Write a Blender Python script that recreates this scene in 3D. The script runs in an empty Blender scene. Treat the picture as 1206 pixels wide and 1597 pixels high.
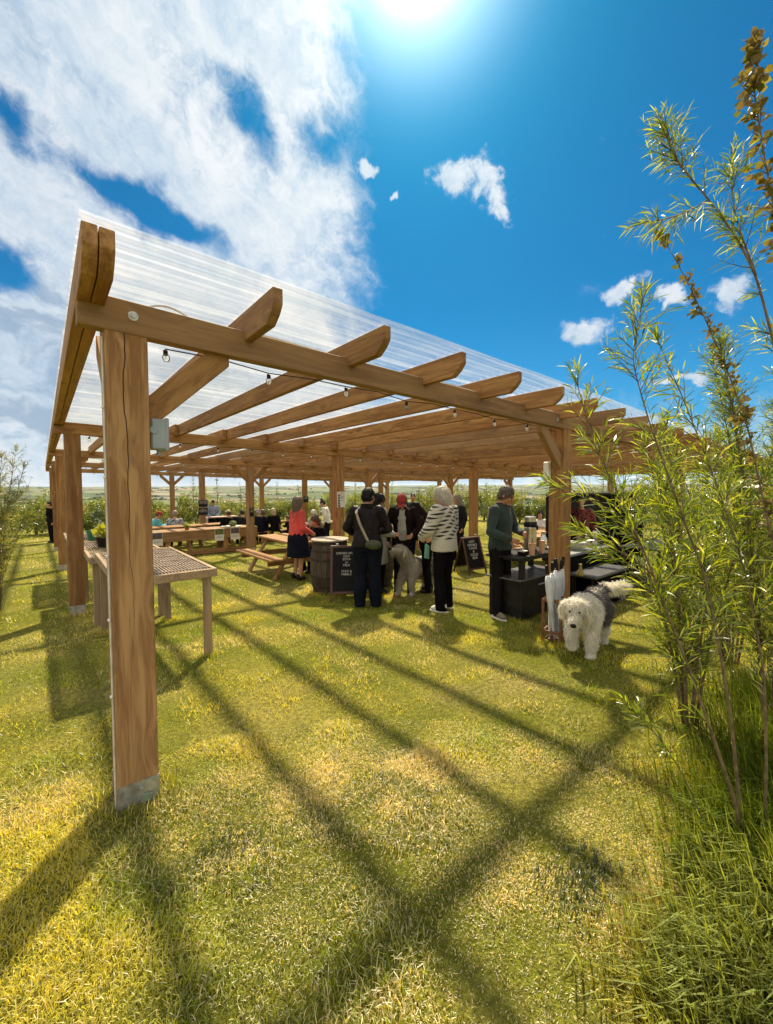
import bpy, bmesh, math, random
import numpy as np
from mathutils import Vector, Matrix, noise
R = math.radians
scene = bpy.context.scene
col = scene.collection
random.seed(7)
rng = np.random.default_rng(11)

# ------------------------------------------------------------------ camera
YAW, PITCH, ROLL, FPX, CX, CY, EYE = 0.6908, 0.0395, -0.0038, 650.3, 603.0, 783.7, 1.7
cd = bpy.data.cameras.new('camera'); cam = bpy.data.objects.new('camera', cd); col.objects.link(cam)
cam.matrix_world = (Matrix.Translation((0, 0, EYE)) @ Matrix.Rotation(-YAW, 4, 'Z')
                    @ Matrix.Rotation(math.pi/2-PITCH, 4, 'X') @ Matrix.Rotation(ROLL, 4, 'Z'))
cd.sensor_fit = 'VERTICAL'; cd.sensor_height = 36.0; cd.lens = FPX/1597*36.0
cd.shift_y = -14.8/1597; cd.clip_start = 0.05; cd.clip_end = 20000
scene.camera = cam
scene.view_settings.view_transform = 'Standard'; scene.view_settings.look = 'None'
scene.view_settings.exposure = 1.0; scene.view_settings.gamma = 1.0
scene.cycles.use_denoising = True
scene.cycles.max_bounces = 8; scene.cycles.transparent_max_bounces = 24
scene.cycles.diffuse_bounces = 3; scene.cycles.volume_bounces = 0
scene.cycles.sample_clamp_indirect = 6

SUN_AZ, SUN_EL = R(43.8), R(51.8)       # azimuth from +Y towards +X
SUN = Vector((math.sin(SUN_AZ)*math.cos(SUN_EL), math.cos(SUN_AZ)*math.cos(SUN_EL), math.sin(SUN_EL)))

def ray(px, py):
    """direction (per metre of forward depth) through a point of the picture"""
    c, s = math.cos(ROLL), math.sin(ROLL)
    a, b = px-CX, py-CY
    u = (c*a+s*b)/FPX; v = -(-s*a+c*b)/FPX
    D = math.cos(PITCH)+v*math.sin(PITCH); Z = -math.sin(PITCH)+v*math.cos(PITCH)
    return Vector((u*math.cos(YAW)+D*math.sin(YAW), -u*math.sin(YAW)+D*math.cos(YAW), Z))
def W(px, py, d):
    return Vector((0, 0, EYE))+ray(px, py)*d

# ------------------------------------------------------------------ node helpers
class NT:
    def __init__(s, tree):
        s.t = tree; s.n = tree.nodes; s.l = tree.links; s.n.clear()
    def new(s, kind, **kw):
        nd = s.n.new(kind)
        for k, v in kw.items():
            if k == 'ins':
                for kk, vv in v.items():
                    if isinstance(vv, bpy.types.NodeSocket): s.l.new(vv, nd.inputs[kk])
                    else: nd.inputs[kk].default_value = vv
            else: setattr(nd, k, v)
        return nd
    def math(s, op, a, b=None, c=None, clamp=False):
        ins = {0: a}
        if b is not None: ins[1] = b
        if c is not None: ins[2] = c
        return s.new('ShaderNodeMath', operation=op, use_clamp=clamp, ins=ins).outputs[0]
    def vmath(s, op, a, b=None):
        ins = {0: a}
        if b is not None: ins[1] = b
        nd = s.new('ShaderNodeVectorMath', operation=op, ins=ins)
        return nd.outputs['Value'] if op in ('DOT_PRODUCT', 'LENGTH', 'DISTANCE') else nd.outputs[0]
    def scl(s, v, k): return s.new('ShaderNodeVectorMath', operation='SCALE', ins={0: v, 'Scale': k}).outputs[0]
    def mix(s, f, a, b, blend='MIX'):
        nd = s.new('ShaderNodeMix', data_type='RGBA', blend_type=blend)
        for i, v in ((0, f), (6, a), (7, b)):
            if isinstance(v, bpy.types.NodeSocket): s.l.new(v, nd.inputs[i])
            else:
                nd.inputs[i].default_value = v if i == 0 else (tuple(v)+(1,) if len(v) == 3 else v)
        return nd.outputs[2]
    def noise(s, vec, scale, detail=4, rough=.55, dist=0.0):
        nd = s.new('ShaderNodeTexNoise', ins={'Vector': vec, 'Scale': scale, 'Detail': detail, 'Roughness': rough, 'Distortion': dist})
        return nd.outputs[0]
    def ramp(s, f, stops, interp='LINEAR'):
        nd = s.new('ShaderNodeValToRGB', ins={0: f}); cr = nd.color_ramp; cr.interpolation = interp
        while len(cr.elements) < len(stops): cr.elements.new(.5)
        for e, (p, c) in zip(cr.elements, stops):
            e.position = p; e.color = (c, c, c, 1) if isinstance(c, (int, float)) else tuple(c)+(1,)
        return nd.outputs[0]
    def smooth(s, v, a, b, lo=0.0, hi=1.0):
        nd = s.new('ShaderNodeMapRange', interpolation_type='SMOOTHSTEP', ins={0: v, 1: a, 2: b, 3: lo, 4: hi})
        return nd.outputs[0]
    def mapping(s, vec, scale=(1, 1, 1), loc=(0, 0, 0), rot=(0, 0, 0)):
        return s.new('ShaderNodeMapping', ins={'Vector': vec, 'Scale': scale, 'Location': loc, 'Rotation': rot}).outputs[0]

# ------------------------------------------------------------------ sky
world = bpy.data.worlds.new('World'); scene.world = world; world.use_nodes = True
w = NT(world.node_tree)
out = w.new('ShaderNodeOutputWorld'); bg = w.new('ShaderNodeBackground')
sky = w.new('ShaderNodeTexSky', sky_type='NISHITA', sun_disc=False)
sky.sun_elevation = SUN_EL; sky.sun_rotation = SUN_AZ; sky.dust_density = 0.6; sky.ozone_density = 2.5; sky.air_density = 1.0
dirv = w.new('ShaderNodeTexCoord').outputs['Generated']
nrm = w.vmath('NORMALIZE', dirv)
sep = w.new('ShaderNodeSeparateXYZ', ins={0: nrm}); sx, sy, sz = sep.outputs
az_ = w.math('ARCTAN2', sx, sy); el_ = w.math('ARCSINE', sz)
ae = w.new('ShaderNodeCombineXYZ', ins={0: az_, 1: el_, 2: 0.0}).outputs[0]      # world azimuth and elevation
def aeof(px, py):
    d = ray(px, py).normalized(); return math.atan2(d.x, d.y), math.asin(d.z)
def nvec(v, sc, dt): return w.vmath('SUBTRACT', w.new('ShaderNodeTexNoise', ins={'Vector': v, 'Scale': sc, 'Detail': dt}).outputs['Color'], (.5, .5, .5))
aew = w.vmath('ADD', w.vmath('ADD', ae, w.scl(nvec(ae, 4.0, 3.0), .16)), w.scl(nvec(ae, 14.0, 6.0), .075))
aeh = w.vmath('ADD', w.vmath('ADD', ae, w.scl(nvec(ae, 13.0, 5.0), .075)), w.scl(nvec(ae, 42.0, 5.0), .035))
p0, p1 = aeof(120, 100), aeof(600, 500)
ang = math.atan2(p1[1]-p0[1], p1[0]-p0[0])
def rotv(v, an): return w.mapping(v, rot=(0, 0, -an))
st = w.mapping(rotv(aew, ang), scale=(1.0, 2.3, 1))
low = w.smooth(el_, .26, .05)
flatv = w.mapping(aew, scale=(1.0, 2.6, 1))
n1 = w.noise(st, 3.2, 10, .60, .3)
n2 = w.noise(w.mapping(rotv(aeh, ang), scale=(1, 1.5, 1)), 15., 10, .72, .3)
n3 = w.noise(flatv, 5.5, 9, .58, .2)
n1 = w.math('ADD', w.math('MULTIPLY', n1, w.math('SUBTRACT', 1.0, low)), w.math('MULTIPLY', n3, low))
nn = w.math('ADD', w.math('MULTIPLY', n1, .56), w.math('MULTIPLY', n2, .44))
def seg(p, q, width, v=None, lo=1.25, hi=.2):
    """soft ellipse laid along the line between two points of the sky; width in radians"""
    u0, v0 = aeof(*p); u1, v1 = aeof(*q)
    Ln = math.hypot(u1-u0, v1-v0)/2; rot = math.atan2(v1-v0, u1-u0)
    m = w.mapping(w.vmath('SUBTRACT', v or aew, ((u0+u1)/2, (v0+v1)/2, 0)), rot=(0, 0, -rot))
    m = w.vmath('MULTIPLY', m, (1/Ln, 1/width, 0))
    return w.smooth(w.vmath('LENGTH', m), lo, hi)
def MAX(*a):
    r = a[0]
    for x in a[1:]: r = w.math('MAXIMUM', r, x)
    return r
# edge of the great bank of cloud that fills the left of the sky
e0, e1 = aeof(575, 0), aeof(612, 480)
ed = Vector((e1[0]-e0[0], e1[1]-e0[1])).normalized(); en = (-ed.y, ed.x)
if en[0] > 0: en = (-en[0], -en[1])
sdist = w.vmath('DOT_PRODUCT', w.vmath('SUBTRACT', aew, (e0[0], e0[1], 0)), (en[0], en[1], 0))
bank = w.smooth(sdist, -.035, .20)
gaps = MAX(w.math('MULTIPLY', seg((30, 205), (370, 385), .048), 1.0), w.math('MULTIPLY', seg((340, 60), (450, 250), .055), .62),
           w.math('MULTIPLY', seg((-90, 330), (70, 470), .07), .85), w.math('MULTIPLY', seg((440, 240), (540, 215), .05), .45),
           w.math('MULTIPLY', seg((-60, 130), (60, 250), .045), .7))
cover = w.math('MULTIPLY', bank, w.smooth(el_, .0, .12, .6, 1.0))
behind = w.smooth(w.vmath('DOT_PRODUCT', nrm, (math.sin(YAW), math.cos(YAW), 0)), .12, -.35)  # unseen cloud cover at the camera's back, added as fill light
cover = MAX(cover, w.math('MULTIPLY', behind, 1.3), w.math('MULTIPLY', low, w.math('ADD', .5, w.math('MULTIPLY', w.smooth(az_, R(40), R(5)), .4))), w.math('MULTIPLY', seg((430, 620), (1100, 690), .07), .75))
dens = w.math('ADD', w.math('MULTIPLY', nn, 1.5), w.math('MULTIPLY', cover, .72))
dens = w.math('SUBTRACT', dens, w.math('MULTIPLY', gaps, .78))
thick = w.smooth(dens, .86, 1.46)
puffs = [((664, 250), (760, 285), .032), ((715, 262), (798, 300), .040), ((750, 300), (800, 335), .022), ((612, 292), (622, 306), .010), ((558, 262), (592, 252), .014),
         ((872, 524), (965, 508), .036), ((935, 465), (1015, 430), .024), ((1020, 455), (1090, 470), .018), ((1100, 470), (1180, 440), .03), ((990, 600), (1140, 580), .012), ((1040, 470), (1060, 480), .016)]
pm = MAX(*[seg(a, b, c, aeh, 1.7, .1) for a, b, c in puffs])
nh = w.noise(w.vmath('ADD', ae, w.scl(nvec(ae, 22.0, 5.0), .05)), 24.0, 10, .68, .1)
puff = w.math('MULTIPLY', w.smooth(w.math('ADD', w.math('MULTIPLY', nh, 1.7), w.math('MULTIPLY', pm, .85)), 1.18, 1.72), w.smooth(pm, 0.0, .2))
thick = w.math('MAXIMUM', thick, puff)
leftish = w.smooth(az_, R(62), R(5))
uvw = aew
sd = w.vmath('DOT_PRODUCT', nrm, tuple(SUN))
aur = w.math('POWER', w.math('MAXIMUM', sd, 0.0), 9.0)
core = w.math('POWER', w.math('MAXIMUM', sd, 0.0), 900.0)
halo = w.math('POWER', w.math('MAXIMUM', sd, 0.0), 150.0)
skyc = w.mix(1.0, sky.outputs[0], (.046, .50, .74, 1), 'MULTIPLY')
skyc = w.mix(w.math('MULTIPLY', w.smooth(el_, .42, .0), .45), skyc, (1.2, 4.4, 7.6))
skyc = w.mix(w.math('MULTIPLY', w.smooth(el_, .16, .0), .75), skyc, (5.0, 6.6, 7.6))
shade = w.math('ADD', w.math('MULTIPLY', w.noise(w.mapping(st, loc=(3, 1, 0)), 2.4, 9, .66), .6), w.math('MULTIPLY', n2, .4))
cl = w.mix(w.smooth(shade, .36, .64), (4.2, 5.3, 6.5), (6.9, 7.3, 7.7))
dark = w.math('MULTIPLY', w.smooth(w.math('MULTIPLY', w.smooth(el_, .50, .24), w.math('MULTIPLY', leftish, w.smooth(el_, .03, .10))), .25, .8), w.smooth(w.noise(w.mapping(aew, scale=(1, 2.4, 1)), 5.6, 8, .6), .43, .57))
cl = w.mix(w.math('MULTIPLY', dark, .8), cl, (2.7, 3.7, 4.9))
cl = w.mix(behind, cl, (8.8, 8.4, 7.5))  # added fill cloud is whiter and brighter than the visible bank
cl = w.mix(1.0, cl, w.mix(aur, (1, 1, 1), (1.35, 1.3, 1.2)), 'MULTIPLY')
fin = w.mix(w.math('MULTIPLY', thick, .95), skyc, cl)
fin = w.mix(1.0, fin, w.mix(halo, (0, 0, 0), (11, 11.4, 11)), 'ADD')
fin = w.mix(1.0, fin, w.mix(core, (0, 0, 0), (40, 38, 34)), 'ADD')
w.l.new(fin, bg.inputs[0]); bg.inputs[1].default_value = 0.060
w.l.new(bg.outputs[0], out.inputs[0])

# ------------------------------------------------------------------ sun
sl = bpy.data.lights.new('sun', 'SUN'); sl.energy = 5.0; sl.angle = R(2.2); sl.color = (1, .86, .62)
so = bpy.data.objects.new('sun', sl); col.objects.link(so)
so.rotation_euler = SUN.to_track_quat('Z', 'Y').to_euler(); so.location = (0, 0, 30)

# ------------------------------------------------------------------ object helpers
def tag(o, label=None, cat=None, group=None, kind=None):
    if label: o['label'] = label
    if cat: o['category'] = cat
    if group: o['group'] = group
    if kind: o['kind'] = kind
    return o
def empty(name, loc=(0, 0, 0), rz=0.0, label=None, cat=None, group=None):
    o = bpy.data.objects.new(name, None); col.objects.link(o)
    o.location = loc; o.rotation_euler = (0, 0, rz); o.empty_display_size = .1
    return tag(o, label, cat, group)
def link(name, me, m=None, parent=None, loc=(0, 0, 0), rot=(0, 0, 0), label=None):
    o = bpy.data.objects.new(name, me); col.objects.link(o)
    if m is not None and len(me.materials) == 0: me.materials.append(m)
    if parent is not None: o.parent = parent
    o.location = loc; o.rotation_euler = rot
    if label: o['label'] = label
    return o
def kids(o): return [c for c in bpy.data.objects if c.parent == o]
def copy_tree(o, parent=None):
    c = o.copy(); col.objects.link(c); c.parent = parent
    for ch in kids(o): copy_tree(ch, c)
    return c
class MB:
    def __init__(s): s.v = []; s.f = []
    def add(s, vs, fs):
        n = len(s.v); s.v += [tuple(v) for v in vs]; s.f += [tuple(i+n for i in f) for f in fs]; return s
    def box(s, c, d, M=None):
        x, y, z = d[0]/2, d[1]/2, d[2]/2
        vs = [Vector((i*x, j*y, k*z)) for i in (-1, 1) for j in (-1, 1) for k in (-1, 1)]
        if M is not None: vs = [M @ v for v in vs]
        vs = [v+Vector(c) for v in vs]
        return s.add(vs, [(0, 1, 3, 2), (4, 6, 7, 5), (0, 4, 5, 1), (2, 3, 7, 6), (0, 2, 6, 4), (1, 5, 7, 3)])
    def bar(s, p, q, w_, h_, up=(0, 0, 1)):
        p, q = Vector(p), Vector(q); d = (q-p); L = d.length; d.normalize()
        sidev = d.cross(Vector(up))
        if sidev.length < 1e-4: sidev = d.cross(Vector((0, 1, 0)))
        sidev.normalize(); u = sidev.cross(d)
        M = Matrix((d, sidev, u)).transposed()
        return s.box((p+q)/2, (L, w_, h_), M)
    def tube(s, pts, rad, n=8, caps=True):
        pts = [Vector(p) for p in pts]
        rad = rad if isinstance(rad, (list, tuple)) else [rad]*len(pts)
        rings = []; ref = None
        for i, p in enumerate(pts):
            d = (pts[min(i+1, len(pts)-1)]-pts[max(i-1, 0)])
            if d.length < 1e-9: d = Vector((0, 0, 1))
            d.normalize()
            if ref is None: ref = Vector((0, 0, 1)) if abs(d.z) < .9 else Vector((1, 0, 0))
            a = d.cross(ref); a.normalize(); b = d.cross(a); ref = -b if False else ref
            rings.append([p+(a*math.cos(t)+b*math.sin(t))*rad[i] for t in [2*math.pi*k/n for k in range(n)]])
        vs = [v for r in rings for v in r]; fs = []
        for i in range(len(rings)-1):
            for k in range(n):
                fs.append((i*n+k, i*n+(k+1) % n, (i+1)*n+(k+1) % n, (i+1)*n+k))
        if caps:
            fs.append(tuple(range(n))[::-1]); fs.append(tuple((len(rings)-1)*n+k for k in range(n)))
        return s.add(vs, fs)
    def lathe(s, prof, n=24, c=(0, 0, 0), caps=True):
        vs = []; fs = []
        for (r, z) in prof:
            for k in range(n):
                t = 2*math.pi*k/n; vs.append((c[0]+r*math.cos(t), c[1]+r*math.sin(t), c[2]+z))
        for i in range(len(prof)-1):
            for k in range(n): fs.append((i*n+k, i*n+(k+1) % n, (i+1)*n+(k+1) % n, (i+1)*n+k))
        if caps:
            fs.append(tuple(range(n))[::-1]); fs.append(tuple((len(prof)-1)*n+k for k in range(n)))
        return s.add(vs, fs)
    def prism(s, poly, y0, y1):
        """polygon in the x-z plane drawn out along y"""
        n = len(poly)
        vs = [(x, y0, z) for x, z in poly]+[(x, y1, z) for x, z in poly]
        fs = [tuple(range(n)), tuple(range(n, 2*n))[::-1]]+[(i, i+n, (i+1) % n+n, (i+1) % n) for i in range(n)]
        return s.add(vs, fs)
    def loft(s, secs, n=20):
        """closed loft of ellipses: (centre, rx, ry[, tilt matrix])"""
        vs = []
        for sec in secs:
            c, rx, ry = Vector(sec[0]), sec[1], sec[2]
            M = sec[3] if len(sec) > 3 else None
            for k in range(n):
                t = 2*math.pi*k/n; p = Vector((rx*math.cos(t), ry*math.sin(t), 0))
                vs.append(c+(M @ p if M is not None else p))
        fs = []
        for i in range(len(secs)-1):
            for k in range(n): fs.append((i*n+k, i*n+(k+1) % n, (i+1)*n+(k+1) % n, (i+1)*n+k))
        fs.append(tuple(range(n))[::-1]); fs.append(tuple((len(secs)-1)*n+k for k in range(n)))
        return s.add(vs, fs)
    def ell(s, c, r, n=14, M=None):
        secs = []; m = n//2
        vs = [];
        for i in range(m+1):
            ph = math.pi*i/m
            rr = max(math.sin(ph), .02)
            for k in range(n):
                t = 2*math.pi*k/n
                p = Vector((r[0]*rr*math.cos(t), r[1]*rr*math.sin(t), -r[2]*math.cos(ph)))
                if M is not None: p = M @ p
                vs.append(Vector(c)+p)
        fs = []
        for i in range(m):
            for k in range(n): fs.append((i*n+k, i*n+(k+1) % n, (i+1)*n+(k+1) % n, (i+1)*n+k))
        fs.append(tuple(range(n))[::-1]); fs.append(tuple(m*n+k for k in range(n)))
        return s.add(vs, fs)
    def cap(s, p, q, r0, r1, n=12):
        p, q = Vector(p), Vector(q); d = (q-p)
        if d.length < 1e-6: return s.ell(p, (r0, r0, r0), n)
        u = d.normalized(); pts = []; rad = []
        for a in (90, 60, 30, 0): pts.append(p-u*r0*math.sin(R(a))); rad.append(max(r0*math.cos(R(a)), r0*.03))
        for a in (0, 30, 60, 90): pts.append(q+u*r1*math.sin(R(a))); rad.append(max(r1*math.cos(R(a)), r1*.03))
        return s.tube(pts, rad, n)
    def mesh(s, name, smooth=False, bevel=0.0):
        me = bpy.data.meshes.new(name); me.from_pydata(s.v, [], s.f); me.update()
        if bevel:
            bm = bmesh.new(); bm.from_mesh(me)
            bmesh.ops.recalc_face_normals(bm, faces=bm.faces)
            bmesh.ops.bevel(bm, geom=[e for e in bm.edges if e.calc_length() > bevel*2.5 and len(e.link_faces) == 2 and e.calc_face_angle(0) > .5], offset=bevel, segments=1, profile=.5, affect='EDGES')
            bm.to_mesh(me); bm.free()
        else:
            bm = bmesh.new(); bm.from_mesh(me); bmesh.ops.recalc_face_normals(bm, faces=bm.faces); bm.to_mesh(me); bm.free()
        if smooth: me.polygons.foreach_set('use_smooth', [True]*len(me.polygons))
        return me
    def build(s, name, m, parent=None, loc=(0, 0, 0), rot=(0, 0, 0), smooth=False, bevel=0.0, label=None):
        return link(name, s.mesh(name, smooth, bevel), m, parent, loc, rot, label)

# ------------------------------------------------------------------ materials
MATS = {}
def newmat(name):
    m = bpy.data.materials.new(name); m.use_nodes = True
    t = NT(m.node_tree); o = t.new('ShaderNodeOutputMaterial'); p = t.new('ShaderNodeBsdfPrincipled')
    t.l.new(p.outputs[0], o.inputs[0]); MATS[name] = m
    return m, t, p, o
def bump(t, p, h, strength=.3, dist=.01):
    b = t.new('ShaderNodeBump', ins={'Height': h, 'Strength': strength, 'Distance': dist}); t.l.new(b.outputs[0], p.inputs['Normal'])
def plain(name, c, rough=.6, metal=0.0, var=.12, nscale=14, bmp=.15, coat=0.0, spec=.5, bdist=.004):
    if name in MATS: return MATS[name]
    m, t, p, o = newmat(name)
    v = t.new('ShaderNodeTexCoord').outputs['Object']
    if max(c) < .03: spec *= .4
    n = t.noise(v, nscale, 5); n2 = t.noise(v, nscale*6, 3)
    dk = tuple(x*(1-var*1.6) for x in c); lt = tuple(min(1, x*(1+var)) for x in c)
    t.l.new(t.mix(t.smooth(n, .3, .7), dk, lt), p.inputs['Base Color'])
    t.l.new(t.smooth(n2, .2, .8, max(rough-.12, .03), min(rough+.1, 1)), p.inputs['Roughness'])
    p.inputs['Metallic'].default_value = metal; p.inputs['Coat Weight'].default_value = coat
    p.inputs['Specular IOR Level'].default_value = spec
    bump(t, p, n2, bmp, bdist)
    return m
def cloth(name, c, c2=None, scale=60, fold=.5, rough=.85):
    if name in MATS: return MATS[name]
    m, t, p, o = newmat(name)
    v = t.new('ShaderNodeTexCoord').outputs['Object']
    n = t.noise(v, 5, 5, .6); f = t.noise(v, scale*4, 2)
    dk = tuple(x*.72 for x in c); lt = tuple(min(1, x*1.18) for x in c)
    base = t.mix(t.smooth(n, .3, .7), dk, lt)
    if c2: base = t.mix(t.smooth(t.noise(v, 16, 2), .52, .56), base, c2)
    t.l.new(base, p.inputs['Base Color']); p.inputs['Roughness'].default_value = rough
    p.inputs['Specular IOR Level'].default_value = .2
    p.inputs['Sheen Weight'].default_value = .15 if max(c) > .03 else 0.0
    if max(c) < .03: p.inputs['Specular IOR Level'].default_value = .08
    fold_n = t.noise(t.mapping(v, scale=(1, 1, .45)), 11, 3, .5, .6)
    hh = t.math('ADD', t.math('MULTIPLY', fold_n, 1.0), t.math('MULTIPLY', f, .06))
    bump(t, p, hh, fold, .03)
    return m
def wood(name, axis, lo, hi, knot=.55, crack=0.0, wear=0.0, rough=.75):
    """sawn softwood: long grain, growth rings, knots; axis = long axis in object space"""
    if name in MATS: return MATS[name]
    m, t, p, o = newmat(name)
    v0 = t.new('ShaderNodeTexCoord').outputs['Object']
    rnd = t.new('ShaderNodeObjectInfo').outputs['Random']
    off = t.new('ShaderNodeCombineXYZ', ins={0: t.math('MULTIPLY', rnd, 37.), 1: t.math('MULTIPLY', rnd, 91.), 2: t.math('MULTIPLY', rnd, 53.)}).outputs[0]
    v = t.vmath('ADD', v0, off)
    al, cr = .075, 1.0
    sc = {'X': (al, cr, cr), 'Y': (cr, al, cr), 'Z': (cr, cr, al)}[axis]
    kn = {'X': (.42, 1, 1), 'Y': (1, .42, 1), 'Z': (1, 1, .42)}[axis]
    kv = t.vmath('MULTIPLY', v, kn)
    vor = t.new('ShaderNodeTexVoronoi', feature='F1', ins={'Vector': kv, 'Scale': 5.2})
    kd = vor.outputs['Distance']
    kmask = t.smooth(kd, .20, .09)                                   # heart of a knot
    ring = t.smooth(kd, .42, .14)
    g = t.vmath('MULTIPLY', v, sc)
    wob = t.new('ShaderNodeTexNoise', ins={'Vector': g, 'Scale': 4.0, 'Detail': 2.0}).outputs['Color']
    sclw = t.new('ShaderNodeVectorMath', operation='SCALE', ins={0: wob, 'Scale': .10}).outputs[0]
    g2 = t.vmath('ADD', g, sclw)
    pull = t.new('ShaderNodeCombineXYZ', ins={0: t.math('MULTIPLY', ring, .035), 1: t.math('MULTIPLY', ring, .035), 2: t.math('MULTIPLY', ring, .035)}).outputs[0]
    g2 = t.vmath('ADD', g2, pull)
    fine = t.noise(g2, 95, 4, .6)
    band = t.noise(g2, 26, 3, .5)
    wide = t.noise(g2, 7, 3, .5)
    patch = t.noise(v, 1.3, 3)
    f = t.math('ADD', t.math('MULTIPLY', band, .5), t.math('ADD', t.math('MULTIPLY', fine, .25), t.math('MULTIPLY', wide, .35)))
    base = t.mix(t.smooth(f, .44, .66), lo, hi)
    base = t.mix(t.smooth(t.noise(g2, 42, 2, .5), .55, .70, 0, .45), base, tuple(a*.55 for a in lo))
    base = t.mix(t.smooth(patch, .35, .7, 0, .45), base, tuple(a*.72 for a in hi))
    ringw = t.math('ABSOLUTE', t.math('SINE', t.math('MULTIPLY', kd, 70.)))
    kc = t.mix(ringw, tuple(a*.28 for a in lo), tuple(a*.62 for a in lo))
    base = t.mix(t.math('MULTIPLY', kmask, knot), base, kc)
    base = t.mix(t.math('MULTIPLY', ring, .35*knot), base, tuple(a*.6 for a in hi))
    h = t.math('ADD', t.math('MULTIPLY', fine, .6), t.math('MULTIPLY', band, .6))
    if wear:
        gn = t.noise(v, 3.1, 4)
        base = t.mix(t.smooth(gn, .35, .62, 0, wear), base, (.33, .30, .26))
    if crack:
        s_ = t.new('ShaderNodeSeparateXYZ', ins={0: v0}); i = 'XYZ'.index(axis)
        along = s_.outputs[i]; across = s_.outputs[0 if i else 1]
        wv = t.noise(t.new('ShaderNodeCombineXYZ', ins={0: 0.0, 1: 0.0, 2: along}).outputs[0], 1.6, 4, .55)
        dcr = t.math('ABSOLUTE', t.math('SUBTRACT', t.math('ADD', across, crack), t.math('MULTIPLY', t.math('SUBTRACT', wv, .5), .10)))
        wid = t.smooth(along, -1.15, 1.2, -.0014, .0022)
        cm = t.smooth(t.math('SUBTRACT', dcr, wid), .0016, 0.0)
        base = t.mix(cm, base, (.05, .026, .014))
        h = t.math('SUBTRACT', h, t.math('MULTIPLY', cm, 2.0))
    br = t.math('ADD', .80, t.math('MULTIPLY', rnd, .34))
    base = t.mix(t.smooth(t.math('FRACT', t.math('MULTIPLY', rnd, 7.3)), .45, 1.0, 0, .35), base, (.30, .22, .15))
    base = t.mix(1.0, base, t.new('ShaderNodeCombineXYZ', ins={0: br, 1: br, 2: br}).outputs[0], 'MULTIPLY')
    t.l.new(base, p.inputs['Base Color']); p.inputs['Roughness'].default_value = rough
    p.inputs['Specular IOR Level'].default_value = .3
    bump(t, p, h, .35, .003)
    return m
LO, HI = (.22, .098, .034), (.42, .228, .086)
WX, WY, WZ = [wood('sawn_wood_'+a.lower(), a, LO, HI) for a in 'XYZ']
WZC = wood('cracked_post_wood', 'Z', (.27, .132, .052), (.49, .29, .13), .9, crack=.008)
GX, GY, GZ = [wood('weathered_wood_'+a.lower(), a, (.22, .135, .07), (.42, .29, .165), .5, wear=.25) for a in 'XYZ']
galv = plain('galvanised_steel', (.50, .50, .49), .45, .7, .2, 22, .1)
def glassy(name, clear, white, gloss, c=(.9, .93, .95), streak=False):
    m = bpy.data.materials.new(name); m.use_nodes = True; t = NT(m.node_tree); MATS[name] = m
    o = t.new('ShaderNodeOutputMaterial')
    tr = t.new('ShaderNodeBsdfTransparent'); tr.inputs[0].default_value = (.97, .98, .98, 1)
    tl = t.new('ShaderNodeBsdfTranslucent'); tl.inputs[0].default_value = c+(1,)
    df = t.new('ShaderNodeBsdfDiffuse'); df.inputs[0].default_value = c+(1,)
    gl = t.new('ShaderNodeBsdfGlossy'); gl.inputs['Roughness'].default_value = .12
    m1 = t.new('ShaderNodeMixShader'); t.l.new(tl.outputs[0], m1.inputs[1]); t.l.new(df.outputs[0], m1.inputs[2]); m1.inputs[0].default_value = .12
    m2 = t.new('ShaderNodeMixShader'); t.l.new(tr.outputs[0], m2.inputs[1]); t.l.new(m1.outputs[0], m2.inputs[2]); m2.inputs[0].default_value = white
    if streak:
        v = t.new('ShaderNodeTexCoord').outputs['Object']
        s1 = t.noise(t.mapping(v, scale=(.12, 9, 1)), 3.0, 5, .6)
        s2 = t.noise(t.mapping(v, scale=(1, 1, 1)), 2.2, 4, .6)
        yy_ = t.new('ShaderNodeSeparateXYZ', ins={0: v}).outputs[1]
        lap = t.math('MULTIPLY', t.math('LESS_THAN', t.math('FRACT', t.math('MULTIPLY', yy_, .98)), .075), .10)
        t.l.new(t.math('ADD', lap, t.math('MULTIPLY', t.smooth(t.math('ADD', t.math('MULTIPLY', s1, .75), t.math('MULTIPLY', s2, .25)), .36, .66, .5, 1.7), white)), m2.inputs[0])
    fr = t.new('ShaderNodeLayerWeight', ins={0: .22})
    m3 = t.new('ShaderNodeMixShader'); t.l.new(m2.outputs[0], m3.inputs[1]); t.l.new(gl.outputs[0], m3.inputs[2])
    t.l.new(t.math('MULTIPLY', fr.outputs['Fresnel'], gloss), m3.inputs[0])
    t.l.new(m3.outputs[0], o.inputs[0]); return m
sheetm = glassy('corrugated_clear_plastic', .7, .115, .22, (.97, .95, .92), True)
bulbm = glassy('bulb_glass', .7, .18, 1.0)
jarm = glassy('jar_glass', .6, .22, 1.0)
black = plain('black_paint', (.016, .014, .014), .45, 0, .3, 9, .1)
darkrub = plain('black_plastic', (.013, .012, .012), .5)

# ------------------------------------------------------------------ value noise for numpy
_tab = rng.random((256, 256))
def vn(x, y, s):
    x = np.asarray(x)*s+1000.3; y = np.asarray(y)*s+1000.7
    xi = np.floor(x).astype(int); yi = np.floor(y).astype(int); fx = x-xi; fy = y-yi
    fx = fx*fx*(3-2*fx); fy = fy*fy*(3-2*fy)
    g_ = lambda a, b: _tab[a % 256, b % 256]
    return (g_(xi, yi)*(1-fx)+g_(xi+1, yi)*fx)*(1-fy)+(g_(xi, yi+1)*(1-fx)+g_(xi+1, yi+1)*fx)*fy
def fbm(x, y, s, o=4):
    r = 0; a = .5; tot = 0
    for i in range(o): r = r+a*vn(x, y, s*2**i); tot += a; a *= .5
    return r/tot

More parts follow.
